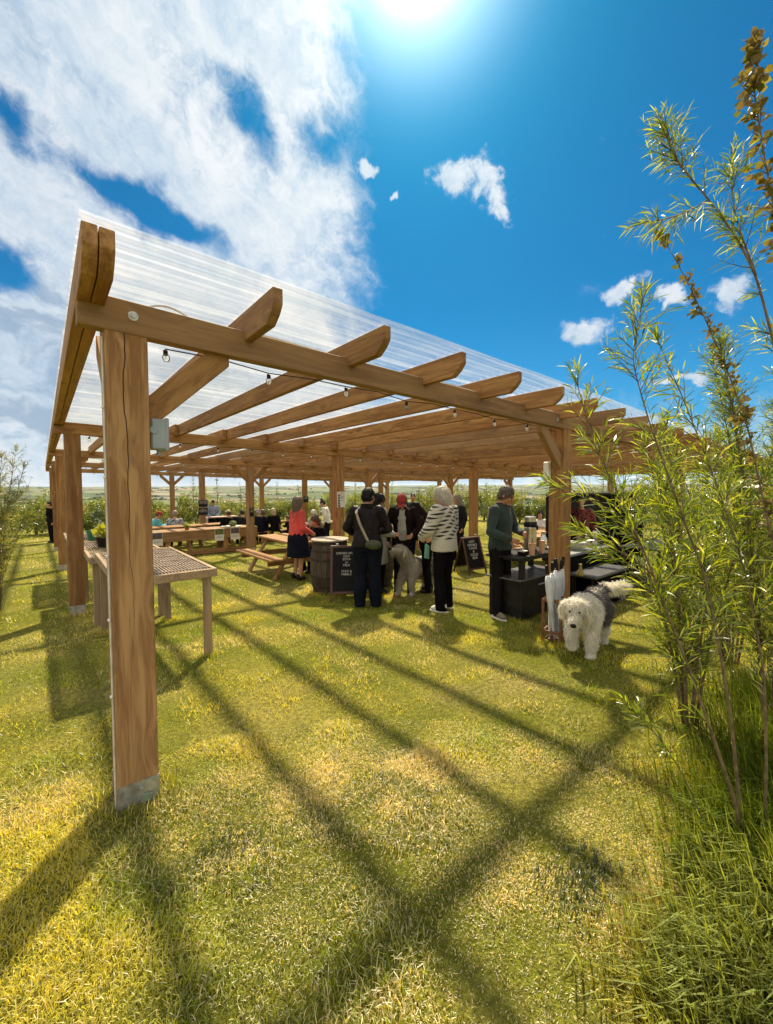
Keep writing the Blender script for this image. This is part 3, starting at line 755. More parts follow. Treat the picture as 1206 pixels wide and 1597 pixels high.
def person(label, x, y, face, H, pose=None, top=None, legs=None, hair=None, shoes=None, skin=None, detail=1, group=None, bulk=1.0, extra=None, z=None):
    """face = heading in degrees from +x; local frame looks along +y"""
    pose = pose or {}; skin = skin or skin_fair; s = H/1.75
    seated = pose.get('seated', False); off = -.45 if seated else 0.0
    lean = R(pose.get('lean', 0)); tw = R(pose.get('twist', 0))
    piv = Vector((0, 0, .95+off))
    MU = Matrix.Translation(piv) @ Matrix.Rotation(-lean, 4, 'X') @ Matrix.Rotation(tw, 4, 'Z') @ Matrix.Translation(-piv)
    up = lambda v: MU @ (Vector(v)+Vector((0, 0, off)))
    root = empty('person', (x, y, gz(x, y) if z is None else z), R(face-90), label, 'person', group); root.scale = (s, s, s)
    b = bulk
    sh = [up((-.175*(.9+.1*b), 0, 1.425)), up((.175*(.9+.1*b), 0, 1.425))]
    el = [P_(pose, 'elL', up((-.25*(.8+.2*b), -.04, 1.15))), P_(pose, 'elR', up((.25*(.8+.2*b), -.04, 1.15)))]
    wr = [P_(pose, 'wrL', up((-.25*(.8+.2*b), .06, .92))), P_(pose, 'wrR', up((.25*(.8+.2*b), .06, .92)))]
    if seated:
        hip = [Vector((-.10, 0, .52)), Vector((.10, 0, .52))]
        kn = [P_(pose, 'knL', (-.14, .42, .50)), P_(pose, 'knR', (.14, .42, .50))]; an = [P_(pose, 'anL', (-.14, .38, .08)), P_(pose, 'anR', (.14, .38, .08))]
    else:
        hip = [Vector((-.09*b, 0, .92)), Vector((.09*b, 0, .92))]
        kn = [P_(pose, 'knL', (-.10, .03, .50)), P_(pose, 'knR', (.10, .03, .50))]; an = [P_(pose, 'anL', (-.11, -.02, .08)), P_(pose, 'anR', (.11, -.02, .08))]
    neck = up((0, -.012, 1.475)); hc0 = Vector((0, .018, 1.635+off))
    nb = Vector((0, -.005, 1.52+off))
    MH = MU @ Matrix.Translation(nb) @ Matrix.Rotation(R(pose.get('hyaw', 0)), 4, 'Z') @ Matrix.Rotation(-R(pose.get('hpitch', 0)), 4, 'X') @ Matrix.Rotation(R(pose.get('hroll', 0)), 4, 'Y') @ Matrix.Translation(hc0-nb)
    M3 = MH.to_3x3()
    hv = lambda *a: MH @ Vector(a)
    vox = (.0075, .011, .017)[detail] if detail < 3 else .02
    mb = MB()
    # head with face
    mb.ell(hv(0, -.010, .025), (.074, .094, .098), 16, M3); mb.ell(hv(0, .026, -.030), (.058, .068, .082), 16, M3)
    mb.ell(hv(0, .072, -.092), (.028, .022, .020), 10, M3); mb.cap(hv(0, .095, .012), hv(0, .116, -.026), .008, .0135, 8)
    mb.ell(hv(0, .083, .034), (.048, .013, .011), 10, M3); mb.ell(hv(0, .093, -.060), (.024, .012, .009), 10, M3)
    for q in (-1, 1):
        mb.ell(hv(q*.077, -.008, -.006), (.010, .022, .031), 10, M3); mb.ell(hv(q*.036, .066, -.022), (.024, .024, .026), 10, M3)
    mb.cap(hv(0, -.02, -.06), neck, .056, .062)
    # trunk, arms, legs
    mb.loft([(up((0, 0, .86)), .14*b, .10*b), (up((0, 0, .98)), .155*b, .105*b), (up((0, 0, 1.12)), .135*b, .095*b), (up((0, .01, 1.30)), .16, .105), (up((0, 0, 1.42)), .15, .08), (up((0, -.01, 1.48)), .06, .055)])
    for i, q in enumerate((-1, 1)):
        mb.cap(sh[i], el[i], .050, .040); mb.cap(el[i], wr[i], .040, .026)
        hd = pose.get('hdL' if i == 0 else 'hdR', None) or (wr[i]-el[i]).normalized()
        hn = pose.get('hnL' if i == 0 else 'hnR', None) or Vector((-q, .1, -.1))
        hand(mb, wr[i], hd, hn, -q, 1.0, pose.get('curl', .45))
        mb.cap(hip[i], kn[i], .085, .056); mb.cap(kn[i], an[i], .056, .036)
    link('body', remesh(mb, vox, 'body', skin, 2), None, root)
    if detail == 0:
        eyem = plain('dark_eye', (.02, .015, .012), .2)
        for q in (-1, 1): MB().ell((0, 0, 0), (.0125, .006, .006), 10, M3).build('eye', eyem, root, hv(q*.031, .0885, .014), smooth=True)
    vc = max(vox*1.35, .011)
    # trousers or skirt
    if legs:
        mb = MB(); k = legs
        if k['kind'] == 'skirt':
            mb.loft([(up((0, 0, 1.02)), .17*b, .125*b), (Vector((0, 0, .90+off)), .195*b, .155*b), (Vector((0, .01, .70)), .215*b, .17*b), (Vector((0, .02, k.get('hem', .48))), .225*b, .185*b)])
        else:
            r = k.get('r', 1.0)
            mb.loft([(up((0, 0, 1.05)), .150*b, .112*b), (up((0, -.01, .95)), .168*b, .128*b), (Vector((0, 0, .84+off*.9)), .165*b, .12*b)])
            for i in (0, 1):
                mb.cap(hip[i], kn[i], .098*r*b, .074*r); mb.cap(kn[i], an[i]+Vector((0, 0, .0)), .072*r, k.get('cuff', .062))
                fl_ = k.get('flare', 1); mb.loft([(kn[i], .070*r, .074*r), (kn[i].lerp(an[i], .5), .063*fl_*r, .066*fl_*r), (an[i]+Vector((0, 0, k.get('low', -.04))), .060*fl_, .068*fl_)])
        link('skirt' if k['kind'] == 'skirt' else 'trousers', remesh(mb, vc, 'legwear', k['m'], 3, .006 if detail < 2 else 0), None, root)
    if top:
        k = top; mb = MB(); th = k.get('thick', .012); hem = k.get('hem', .92); fl = k.get('flare', 1.0)
        secs = [(up((0, 0, hem)), (.168*b+th)*fl, (.128*b+th)*fl)]
        if hem < .85: secs.append((up((0, 0, .95)), .172*b+th, .13*b+th))
        secs += [(up((0, .0, 1.10)), .150*b+th, .112*b+th), (up((0, .012, 1.28)), .168*(.75+.25*b)+th, .118*(.8+.2*b)+th), (up((0, 0, 1.40)), .165+th, .098+th), (up((0, -.008, 1.455)), .105+th, .075+th), (up((0, -.012, 1.485+k.get('collar', 0))), .060+th*.5, .058+th*.5)]
        mb.loft(secs, 24)
        for i in (0, 1):
            sl_ = k.get('sleeve', 1.0); rs = k.get('rs', 1.0)
            mb.cap(sh[i], el[i], (.066+th*.5)*rs, (.052+th*.5)*rs)
            if sl_ > .5: mb.cap(el[i], el[i].lerp(wr[i], .97), (.053+th*.5)*rs, (.040+th*.5)*rs)
        link(k.get('name', 'jacket'), remesh(mb, vc, 'top', k['m'], 3, k.get('crease', .009) if detail < 2 else .006, 7), None, root)
    if shoes:
        for i in (0, 1):
            d = Vector((.0, 1, 0)); a = an[i].copy()
            if pose.get('toeL' if i == 0 else 'toeR'): d = Vector(pose['toeL' if i == 0 else 'toeR']).normalized()
            rt = math.atan2(-d.x, d.y); Mz = Matrix.Rotation(rt, 3, 'Z')
            mb = MB(); mb.ell((0, .03, -.025), (.043, .115, .045), 14); mb.ell((0, -.03, .01), (.042, .055, .06), 12); mb.ell((0, .10, -.035), (.046, .065, .034), 12)
            me = remesh(mb, max(vox, .009), 'shoe', shoes, 2)
            so_ = link('shoe', me, None, root, a+Vector((0, 0, .0)), (0, 0, rt))
            if pose.get('soles'):
                q = MB(); q.loft([((0, .035, -.082), .046, .145), ((0, .035, -.058), .047, .148)]); q.build('sole', wht, so_, bevel=.004)
    if hair:
        k = hair; mb = MB(); ln = k.get('len', 0)
        mb.ell(hv(0, -.018, .040), (.083, .098, .094), 16, M3); mb.ell(hv(0, -.045, .0), (.080, .072, .085), 16, M3)
        if k.get('fringe'): mb.ell(hv(0, .055, .075), (.062, .035, .028), 12, M3)
        if k.get('vol'): mb.ell(hv(0, -.02, .05), (.095, .105, .10), 16, M3); mb.ell(hv(0, -.06, -.02), (.092, .07, .09), 14, M3)
        if ln:
            mb.loft([(hv(0, -.05, .02), .085, .065, M3), (hv(0, -.055, -.06), .090, .058, M3), (hv(0, -.06, -.10-ln*.5), .085, .045, M3), (hv(0, -.075, -.10-ln), .06, .03, M3)])
            for q in (-1, 1): mb.cap(hv(q*.078, .0, .03), hv(q*.08, -.01, -.06-ln*.5), .022, .018)
        if k.get('bun'): mb.ell(hv(0, -.03, .15), (.045, .045, .042), 12, M3)
        if k.get('tail'): mb.cap(hv(0, -.10, .04), hv(0, -.14, -.10), .03, .018)
        hme = remesh(mb, max(vox, .009), 'hair', k['m'], 1, .010, 16); ho = link('hair', hme, None, root)
        if detail < 2 and not k.get('bare'):
            hc = np.array(HAIRC[k['m'].name])
            link('hair_strands', strands('hair_strands', hme, 5200 if (ln or k.get('vol')) else 3400, lambda p: np.full(len(p), .050 if (ln or k.get('vol')) else .020), lambda p: hc*(.8+.6*rng.random((len(p), 1))), lambda p, n_: n_*.35+np.array([0, -.1, -.8]), .0035), furm, ho)
    if extra: extra(root, hv, M3, up, MU, sh, el, wr)
    return root
navy = cloth('navy_cloth', (.007, .009, .020)); blk = cloth('black_cloth', (.005, .004, .005)); drk = cloth('dark_brown_cloth', (.013, .008, .007))
char = cloth('charcoal_cloth', (.017, .017, .02)); denim = cloth('dark_denim', (.007, .009, .018)); green_sw = cloth('dark_green_fleece', (.030, .050, .046), None, 60, .7)
red_c = cloth('coral_red_cloth', (.62, .075, .065)); grey_c = cloth('pale_grey_cloth', (.34, .34, .31)); white_c = cloth('white_cloth', (.72, .70, .66)); teal_c = cloth('turquoise_cloth', (.10, .40, .46))
blue_c = cloth('pale_blue_cloth', (.24, .32, .46)); leather = plain('dark_leather', (.012, .009, .011), .42, 0, .3, 9, .3, 0, .35)
dark_shoe = plain('dark_shoe_leather', (.02, .015, .013), .4); white_shoe = plain('white_trainer', (.72, .70, .66), .5); tan_shoe = plain('grey_suede_shoe', (.20, .16, .12), .7)
h_black = hairmat('black_hair', (.009, .007, .006)); h_brown = hairmat('brown_hair', (.09, .045, .025)); h_grey = hairmat('grey_hair', (.34, .31, .28)); h_white = hairmat('white_hair', (.66, .62, .55))
h_blond = hairmat('fair_hair', (.46, .34, .20)); h_mous = hairmat('mousy_long_hair', (.24, .19, .14)); h_red = hairmat('auburn_hair', (.20, .07, .03)); h_short = hairmat('short_greying_hair', (.15, .125, .11))
# knitted cardigan with dark slashes between pale bands
def stripes():
    m, t, p, o = newmat('striped_knit')
    v = t.new('ShaderNodeTexCoord').outputs['Object']; s_ = t.new('ShaderNodeSeparateXYZ', ins={0: v})
    an_ = t.math('ARCTAN2', s_.outputs[0], s_.outputs[1])
    zz_ = t.math('ADD', s_.outputs[2], t.math('MULTIPLY', t.math('SINE', t.math('MULTIPLY', an_, 3.0)), .012))
    zz_ = t.math('ADD', zz_, t.math('MULTIPLY', t.noise(v, 5, 2), .025))
    row = t.math('MULTIPLY', zz_, 19.5); fr = t.math('FRACT', row); fl = t.math('FLOOR', row)
    lens = t.math('ADD', t.math('MULTIPLY', t.math('SINE', t.math('ADD', t.math('MULTIPLY', an_, 6.0), t.math('MULTIPLY', fl, 2.1))), .15), .15)
    dk_ = t.math('LESS_THAN', t.math('ABSOLUTE', t.math('SUBTRACT', fr, .5)), lens)
    dk_ = t.math('MULTIPLY', dk_, t.math('GREATER_THAN', s_.outputs[2], 1.035))
    rib = t.math('SINE', t.math('MULTIPLY', s_.outputs[2], 900.))
    t.l.new(t.mix(dk_, t.mix(t.noise(v, 9, 3), (.50, .46, .40), (.70, .66, .59)), (.014, .013, .014)), p.inputs['Base Color'])
    p.inputs['Roughness'].default_value = .9; p.inputs['Sheen Weight'].default_value = .2
    bump(t, p, t.math('ADD', t.math('MULTIPLY', rib, .25), t.noise(v, 14, 4)), .6, .012); return m
stripe = stripes()
def face_to(x, y, tx, ty): return math.degrees(math.atan2(ty-y, tx-x))
CAMDEG = lambda x, y: math.degrees(math.atan2(-y, -x))
def PX(px, base_y):
    """ground point seen at a picture position"""
    d = ray(px, base_y); tt = 1.0
    t_ = (EYE+.012*-X0*-1-0-.0248*Y0)/(1) if False else None
    k = (EYE-.012*X0-.0248*Y0)/(-.012*d.x-.0248*d.y-d.z)
    return d.x*k, d.y*k

# ---- man in the green fleece at the flask
x, y = 4.80, 3.38
def ex_man(root, hv, M3, up, MU, sh, el, wr):
    MB().tube([up((.0, .128, 1.47)), up((.0, .138, 1.36))], .005, 6).build('zip', plain('zip_metal', (.4, .4, .42), .35, .8), root)
    MB().loft([(up((0, -.01, 1.455)), .075, .072), (up((0, -.012, 1.52)), .068, .066)]).build('collar', green_sw, root)
fm = face_to(x, y, 4.35, 1.9)
person('man in a dark green fleece reaching for the silver flask', x, y, fm+22, 1.78,
       dict(hpitch=24, lean=2, hyaw=8, elL=(-.02-.26, .10, 1.16), wrL=(.06, .33, 1.22), elR=(.30, .02, 1.13), wrR=(.20, .20, 1.06), curl=.5,
            elL_=0, knL=(-.11, .03, .5), anL=(-.13, -.02, .08), anR=(.15, .05, .08), toeL=(-.3, 1, 0), toeR=(.3, 1, 0), soles=True,
            ) | dict(elL=(-.27, .08, 1.15), wrL=(-.10, .28, 1.12), elR=(.28, .02, 1.15), wrR=(.14, .22, 1.06)),
       dict(m=green_sw, hem=.90, name='fleece', crease=.008, collar=.02), dict(kind='trousers', m=cloth('dark_chinos', (.010, .009, .010)), low=-.01, r=.95), dict(m=h_short), tan_shoe, skin_tan, 0, None, 1.08, ex_man)
# ---- woman in the striped cardigan
x, y = 4.42, 4.05
person('white haired woman in a black and cream striped cardigan and black trousers', x, y, face_to(x, y, 4.4, 5.6)+8, 1.76,
       dict(hpitch=14, hyaw=22, elL=(-.30, .06, 1.16), wrL=(-.16, .27, 1.04), elR=(.28, .04, 1.15), wrR=(.14, .26, 1.02), soles=True, toeL=(-.2, 1, 0), anL=(-.12, -.03, .08), anR=(.12, .03, .08)),
       dict(m=stripe, hem=.86, name='cardigan', thick=.03, flare=1.0, rs=1.28, crease=.010), dict(kind='trousers', m=blk, flare=1.28, low=-.05, r=1.0), dict(m=h_white, vol=True), white_shoe, None, 0, None, 1.14)
# ---- man in the red cap, looking down
x, y = 4.72, 5.25
cap_red = cloth('red_cap_cloth', (.32, .035, .035))
def ex_cap(root, hv, M3, up, MU, sh, el, wr):
    mb = MB(); mb.ell(hv(0, -.008, .055), (.088, .106, .088), 16, M3); link('cap', remesh(mb, .009, 'cap', cap_red, 2), None, root)
    mb = MB(); mb.loft([(hv(0, .105, .028), .062, .055, M3), (hv(0, .105, .040), .060, .052, M3)]); mb.build('cap_peak', cap_red, root, bevel=.003)
    mb = MB(); mb.loft([(up((0, .118, .93)), .082, .045), (up((0, .122, 1.12)), .080, .04), (up((0, .118, 1.30)), .085, .04), (up((0, .075, 1.45)), .055, .035)])
    link('jumper', remesh(mb, .012, 'jumper', grey_c, 3, .005), None, root)
person('man in a red cap and dark jacket over a grey jumper', x, y, CAMDEG(x, y)-12, 1.74,
       dict(hpitch=42, lean=5, elL=(-.29, .03, 1.16), wrL=(-.20, .20, 1.05), elR=(.29, .05, 1.14), wrR=(.24, .19, .92), anL=(-.12, .02, .08), anR=(.12, -.03, .08)),
       dict(m=drk, hem=.86, thick=.02, name='jacket'), dict(kind='trousers', m=navy), dict(m=h_brown), dark_shoe, None, 0, None, 1.12, ex_cap)
# ---- hooded person leaning in with a mint bag
x, y = 5.02, 4.98
def ex_hood(root, hv, M3, up, MU, sh, el, wr):
    mb = MB(); mb.ell(hv(0, -.03, .02), (.105, .12, .12), 14, M3); mb.cap(hv(0, -.06, -.05), up((0, -.07, 1.42)), .10, .11)
    link('hood', remesh(mb, .013, 'hood', drk, 3, .005), None, root)
    MB().tube([hv(.10, .05, -.04), hv(.085, .06, .08), hv(0, .065, .14), hv(-.085, .06, .08), hv(-.10, .05, -.04)], .006, 6).build('hood_trim', grey_c, root)
person('person in a dark hooded coat stooping between the red cap and the striped cardigan', x, y, CAMDEG(x, y)-95, 1.56,
       dict(hpitch=30, lean=16, elL=(-.26, .12, 1.12), wrL=(-.12, .34, 1.02), elR=(.26, .12, 1.10), wrR=(.12, .34, 1.0)),
       dict(m=drk, hem=.80, thick=.03, name='coat'), dict(kind='trousers', m=blk), dict(m=h_brown), dark_shoe, None, 1, None, 1.1, ex_hood)
mint = cloth('mint_cloth', (.20, .50, .38))
cx_, cy_ = 4.56, 4.55
mb = MB(); mb.prism([(-.055, 0), (.06, -.03), (.075, .17), (-.02, .22)], -.018, .018)
tag(mb.build('bag', mint, None, (cx_, cy_, gz(cx_, cy_)+.70), (0, 0, R(20)), bevel=.006), 'small mint green paper bag held beside the striped cardigan', 'bag')
# ---- dark haired person in a leather jacket with a cross body bag, seen from behind
x, y = 3.70, 4.93
bagm = plain('olive_leather', (.035, .045, .022), .45, 0, .2, 12, .2); strapm = plain('webbing_strap', (.30, .26, .20), .7)
def ex_jack(root, hv, M3, up, MU, sh, el, wr):
    pts = [up((-.12, .09, 1.46)), up((-.145, -.02, 1.485)), up((-.13, -.125, 1.40)), up((-.07, -.165, 1.25)), up((.0, -.165, 1.10)), up((.05, -.165, 1.0))]
    for a, c_ in zip(pts[:-1], pts[1:]): pass
    mb = MB()
    for a, c_ in zip(pts[:-1], pts[1:]): mb.bar(a, c_+(c_-a)*.05, .006, .035, up=(1, 0, 0))
    mb.build('strap', strapm, root)
    b_ = MB(); b_.ell(up((.13, -.185, .955)), (.125, .04, .075), 16); link('cross_body_bag', remesh(b_, .01, 'bag', bagm, 2), None, root)
    MB().loft([(up((0, -.02, 1.465)), .098, .085), (up((0, -.03, 1.53)), .083, .078)]).build('collar', leather, root)
person('dark haired person in a dark leather jacket with a cross body bag, seen from behind', x, y, CAMDEG(x, y)+168, 1.78,
       dict(hpitch=12, hyaw=-28, elL=(-.31, .02, 1.17), wrL=(-.22, .22, 1.06), elR=(.30, .05, 1.16), wrR=(.17, .25, 1.10), toeL=(-.15, 1, 0), anR=(.12, .04, .08)),
       dict(m=leather, hem=.90, thick=.024, flare=1.04, rs=1.08, crease=.016, name='leather_jacket'), dict(kind='trousers', m=denim, r=1.18, flare=1.35, low=-.05), dict(m=h_black), dark_shoe, None, 0, None, 1.16, ex_jack)
# ---- companion in a long grey coat behind
x, y = 4.28, 5.42
person('dark haired person in a pale grey coat half hidden behind the leather jacket', x, y, CAMDEG(x, y)+60, 1.70,
       dict(hpitch=14, elR=(.26, .12, 1.12), wrR=(.06, .32, 1.08), elL=(-.28, .02, 1.12)),
       dict(m=grey_c, hem=.55, thick=.024, flare=1.12, rs=1.1, name='coat'), dict(kind='trousers', m=blk), dict(m=h_black, len=.12), dark_shoe, None, 1, None, 1.05)
tb = MB(); tb.prism([(-.15, 0), (.15, 0), (.17, .36), (-.17, .36)], -.05, .05); tb.tube([(-.09, 0, .36), (-.08, 0, .56), (.08, 0, .56), (.09, 0, .36)], .009, 6)
tag(tb.build('tote_bag', blk, None, (4.03, 5.15, gz(4.03, 5.15)+.36), (0, 0, R(35)), bevel=.015), 'black cloth tote bag hanging beside the long grey coat', 'bag')
# ---- woman in the coral cardigan
x, y = 3.93, 7.55
person('woman with long fair hair in a coral red cardigan and dark skirt', x, y, CAMDEG(x, y)+118, 1.66,
       dict(hpitch=4, hyaw=-6, elL=(-.27, .0, 1.13), wrL=(-.22, .20, .98), elR=(.27, -.02, 1.12), wrR=(.23, .20, 1.0)),
       dict(m=red_c, hem=.93, thick=.016, name='cardigan', crease=.006), dict(kind='skirt', m=navy, hem=.50), dict(m=h_mous, len=.14, vol=True), dark_shoe, None, 0, None, 1.28)
# ---- people further in
def seated(lab, x, y, face, topm, hairk, grp=None, H=1.68, tname='jacket', extra=None, **pk):
    d = dict(seated=True, lean=10, hpitch=10, elL=(-.27, .12, .78), wrL=(-.12, .34, .80), elR=(.27, .12, .78), wrR=(.12, .34, .80)); d.update(pk)
    return person(lab, x, y, face, H, d, dict(m=topm, hem=.88, thick=.02, name=tname), dict(kind='trousers', m=blk), hairk, dark_shoe, None, 2, grp, 1.08, extra)
seated('brown haired person in a black coat seated behind the barrel', 4.78, 8.1, 185, blk, dict(m=h_brown, vol=True, len=.05))
G = 'people seated at the far picnic tables'
def hat(m, brim=False):
    def f(root, hv, M3, up, MU, sh, el, wr):
        mb = MB(); mb.ell(hv(0, -.01, .055), (.09, .105, .095), 14, M3)
        if brim: mb.loft([(hv(0, -.01, .03), .155, .165, M3), (hv(0, -.01, .042), .15, .16, M3)])
        link('hat', remesh(mb, .012, 'hat', m, 2), None, root)
    return f
wool_red = cloth('red_wool', (.45, .02, .02)); straw = cloth('straw_hat', (.50, .42, .28))
seated('seated person in a red woolly hat and turquoise coat', 2.80, 15.35, 15, teal_c, dict(m=h_brown), G, extra=hat(wool_red), hpitch=18)
patt = cloth('patterned_knit', (.42, .44, .46), (.07, .09, .13))
seated('seated person with fair hair in a grey patterned jumper, back turned', 3.42, 15.3, 75, patt, dict(m=h_mous, vol=True), G, tname='jumper')
seated('seated person in a straw hat and black coat beside the dark serving table', 5.02, 14.62, 92, blk, dict(m=h_brown), G, extra=hat(straw, True))
seated('seated dark haired person in a charcoal coat just left of the signed post', 5.45, 14.55, 80, char, dict(m=h_black), G)
seated('seated grey haired person in a navy coat just right of the signed post', 6.08, 14.60, 85, navy, dict(m=h_grey, vol=True), G)
seated('seated brown haired person in black between a grey and a fair head', 6.32, 14.72, 95, blk, dict(m=h_brown, vol=True), G, H=1.64)
seated('seated fair haired person in a broad black coat at the bench end', 6.66, 14.55, 100, blk, dict(m=h_blond, vol=True, len=.06), G, H=1.7)
seated('small seated figure in dark clothes near the coral cardigan', 7.1, 14.2, 120, drk, dict(m=h_brown), G, H=1.35)
person('person in a white blouse with dark hair in a topknot', 7.25, 11.85, 130, 1.58, dict(hpitch=20, lean=10), dict(m=white_c, hem=.88, name='blouse'), dict(kind='trousers', m=navy), dict(m=h_black, bun=True), dark_shoe, None, 2)
seated('seated white haired person in pale clothes beside the topknot', 7.0, 12.1, 200, grey_c, dict(m=h_white, vol=True), None)
def apron(root, hv, M3, up, MU, sh, el, wr): pass
x, y = 5.55, 18.2
person('dark haired man in a pale blue shirt serving behind the dark table', x, y, 255, 1.62, dict(hpitch=25, lean=8, elL=(-.28, .06, 1.12), wrL=(-.12, .30, 1.0), elR=(.28, .06, 1.12), wrR=(.12, .30, 1.0)),
       dict(m=blue_c, hem=.9, name='shirt'), dict(kind='trousers', m=blk), dict(m=h_black), dark_shoe, skin_tan, 2)
x, y = 7.95, 6.85
person('grey haired woman in a long dark coat beyond the striped cardigan', x, y, 175, 1.66, dict(), dict(m=char, hem=.6, thick=.02, name='coat'), dict(kind='trousers', m=blk), dict(m=h_grey, len=.14), dark_shoe, None, 1)
person('dark haired man in a blue green jacket far behind the red cap', 9.3, 9.9, 235, 1.74, dict(), dict(m=cloth('petrol_cloth', (.02, .05, .06)), hem=.88), dict(kind='trousers', m=blk), dict(m=h_black), dark_shoe, skin_tan, 2)
person('fair haired person partly hidden behind the red capped man', 8.75, 9.95, 250, 1.62, dict(), dict(m=char, hem=.88), dict(kind='trousers', m=blk), dict(m=h_blond, vol=True), dark_shoe, None, 2)
person('dark clothed person standing behind the leaning chalkboard', 8.75, 6.0, 200, 1.52, dict(), dict(m=drk, hem=.8), dict(kind='trousers', m=blk), dict(m=h_grey), dark_shoe, None, 2)
seated('seated person with dark hair and a pale scarf beyond the flask', 10.9, 6.35, 215, white_c, dict(m=h_black, len=.08), None, tname='scarf_top')
person('dark haired person in a white top beside the right hand post', 8.9, 4.42, 150, 1.62, dict(), dict(m=white_c, hem=.9, name='top'), dict(kind='trousers', m=navy), dict(m=h_black), dark_shoe, None, 2)
seated('seated auburn haired person in black behind the glass jar', 7.35, 4.02, 230, blk, dict(m=h_red, vol=True), None, H=1.62, hpitch=30)
chk = cloth('red_checked_cloth', (.20, .045, .04), (.03, .01, .012))
person('person in a red checked shirt behind the black table under the willow', 7.9, 3.75, 200, 1.62, dict(hpitch=10), dict(m=chk, hem=.85, name='shirt'), dict(kind='trousers', m=blk), dict(m=h_black), dark_shoe, None, 2)
person('figure in black at the far end of the left row of posts', .27, 20.6, 200, 1.60, dict(lean=6), dict(m=blk, hem=.7, thick=.03, name='coat'), dict(kind='trousers', m=blk), dict(m=h_black), dark_shoe, None, 2)

# ------------------------------------------------------------------ dogs
CREAM = np.array([.95, .90, .80]); GREY = np.array([.12, .11, .11])
def dog(label, x, y, heading, sc, head_up, legs, tail, hyaw=0, creamline=.10, dens=26000, col_front=CREAM, grp=None):
    """local frame: nose towards +y, withers height .58"""
    root = empty('dog', (x, y, gz(x, y)), R(heading-90), label, 'dog', grp); root.scale = (sc,)*3
    mb = MB()
    mb.loft([((0, -.40, .50), .07, .09, Matrix.Rotation(R(90), 3, 'X')), ((0, -.34, .50), .125, .14, Matrix.Rotation(R(90), 3, 'X')), ((0, -.18, .47), .13, .15, Matrix.Rotation(R(90), 3, 'X')),
             ((0, .02, .46), .14, .17, Matrix.Rotation(R(90), 3, 'X')), ((0, .20, .47), .15, .18, Matrix.Rotation(R(90), 3, 'X')), ((0, .30, .50), .09, .12, Matrix.Rotation(R(90), 3, 'X'))])
    hd = Vector((.0, .50 if not head_up else .46, .585 if not head_up else .80)); 
    mb.cap((0, .20, .55), hd+Vector((0, -.05, -.02)), .125, .095)
    MHd = Matrix.Translation(hd) @ Matrix.Rotation(R(hyaw), 4, 'Z') @ Matrix.Rotation(R(-24 if not head_up else 18), 4, 'X')
    q = lambda *a: MHd @ Vector(a); M3 = MHd.to_3x3()
    mb.ell(q(0, 0, .0), (.092, .10, .09), 16, M3); mb.ell(q(0, .11, -.035), (.052, .10, .046), 14, M3); mb.ell(q(0, .175, -.05), (.042, .05, .032), 12, M3)
    for s_ in (-1, 1): mb.loft([(q(s_*.09, -.02, .05), .03, .045, M3), (q(s_*.122, -.01, -.03), .026, .052, M3), (q(s_*.118, .0, -.12), .015, .035, M3)])
    for (hipx, hipy, hipz, pts) in legs:
        prev = Vector((hipx, hipy, hipz)); rr = .095 if hipy < 0 else .075
        for (dx_, dy_, z_, r_) in pts:
            cur = Vector((hipx+dx_, hipy+dy_, z_)); mb.cap(prev, cur, rr, r_); prev, rr = cur, r_
        mb.ell(prev+Vector((0, .025, -.012)), (.047, .062, .033), 12)
    tp = [Vector((0, -.38, .56))]+[Vector(v) for v in tail]
    for i, (a, b_) in enumerate(zip(tp[:-1], tp[1:])): mb.cap(a, b_, .035, .030)
    base = remesh(mb, .013, 'body', plain('dog_undercoat', (.60, .55, .47), .9, 0, .2, 9, .5), 4)
    bo = link('body', base, None, root)
    def colf(p):
        w_ = np.clip((-(p[:, 1]-creamline)+.10*np.sin(p[:, 0]*9)+(p[:, 2]-.40)*.25)/.08, 0, 1)*np.clip((p[:, 2]-.22)/.06, 0, 1)
        tl_ = (p[:, 1] < -.47)
        w_ = np.where(tl_, .0, w_)
        sp_ = fbm(p[:, 0]*3+p[:, 2], p[:, 1]*2, 9, 2)[:, None]
        g_ = GREY*(.7+.9*sp_)
        return col_front*(.85+.3*sp_)*(1-w_[:, None])+g_*w_[:, None]
    def dirf(p, n_):
        d = n_*.55+np.array([0, -.25, -.75]); h_ = (p[:, 1] > hd.y-.12)
        d[h_] = n_[h_]*.7+np.array([0, .15, -.75]); t_ = p[:, 1] < -.44
        d[t_] = n_[t_]*.8+np.array([0, -.6, -.2]); return d
    lenf = lambda p: np.where(p[:, 1] < -.44, .075, np.where(p[:, 2] < .12, .020, np.where(p[:, 1] > hd.y+.03, .026, .046)))
    link('fur', strands('fur', base, dens, lenf, colf, dirf), furm, root)
    MB().ell(q(0, .242, -.032), (.030, .022, .024), 12, M3).build('nose', plain('dog_nose', (.012, .010, .010), .25, 0, .1), root, smooth=True)
    for s_ in (-1, 1): MB().ell(q(s_*.044, .108, .030), (.011, .010, .010), 10, M3).build('eye', plain('dark_eye', (.02, .015, .012), .2), root, smooth=True)
    return root, q
hx, hy = 4.05, 1.98
hdg = math.degrees(math.atan2(-hy-.15, -hx+.9))
dog('large shaggy white and grey sheepdog walking towards the camera', hx+.37, hy+.02, CAMDEG(hx, hy)-15, .95, False,
    [(-.085, .22, .42, [(0, .03, .25, .052), (0, .01, .04, .040)]), (.09, .22, .42, [(-.0, .10, .27, .052), (.0, .05, .12, .042)]),
     (-.09, -.30, .42, [(0, .08, .30, .06), (0, -.05, .17, .042), (0, -.02, .04, .038)]), (.09, -.30, .42, [(0, .02, .30, .06), (0, -.14, .18, .042), (0, -.16, .04, .038)])],
    [(-.06, -.50, .60), (-.15, -.60, .60), (-.25, -.66, .63)], hyaw=8, creamline=.12, dens=42000)
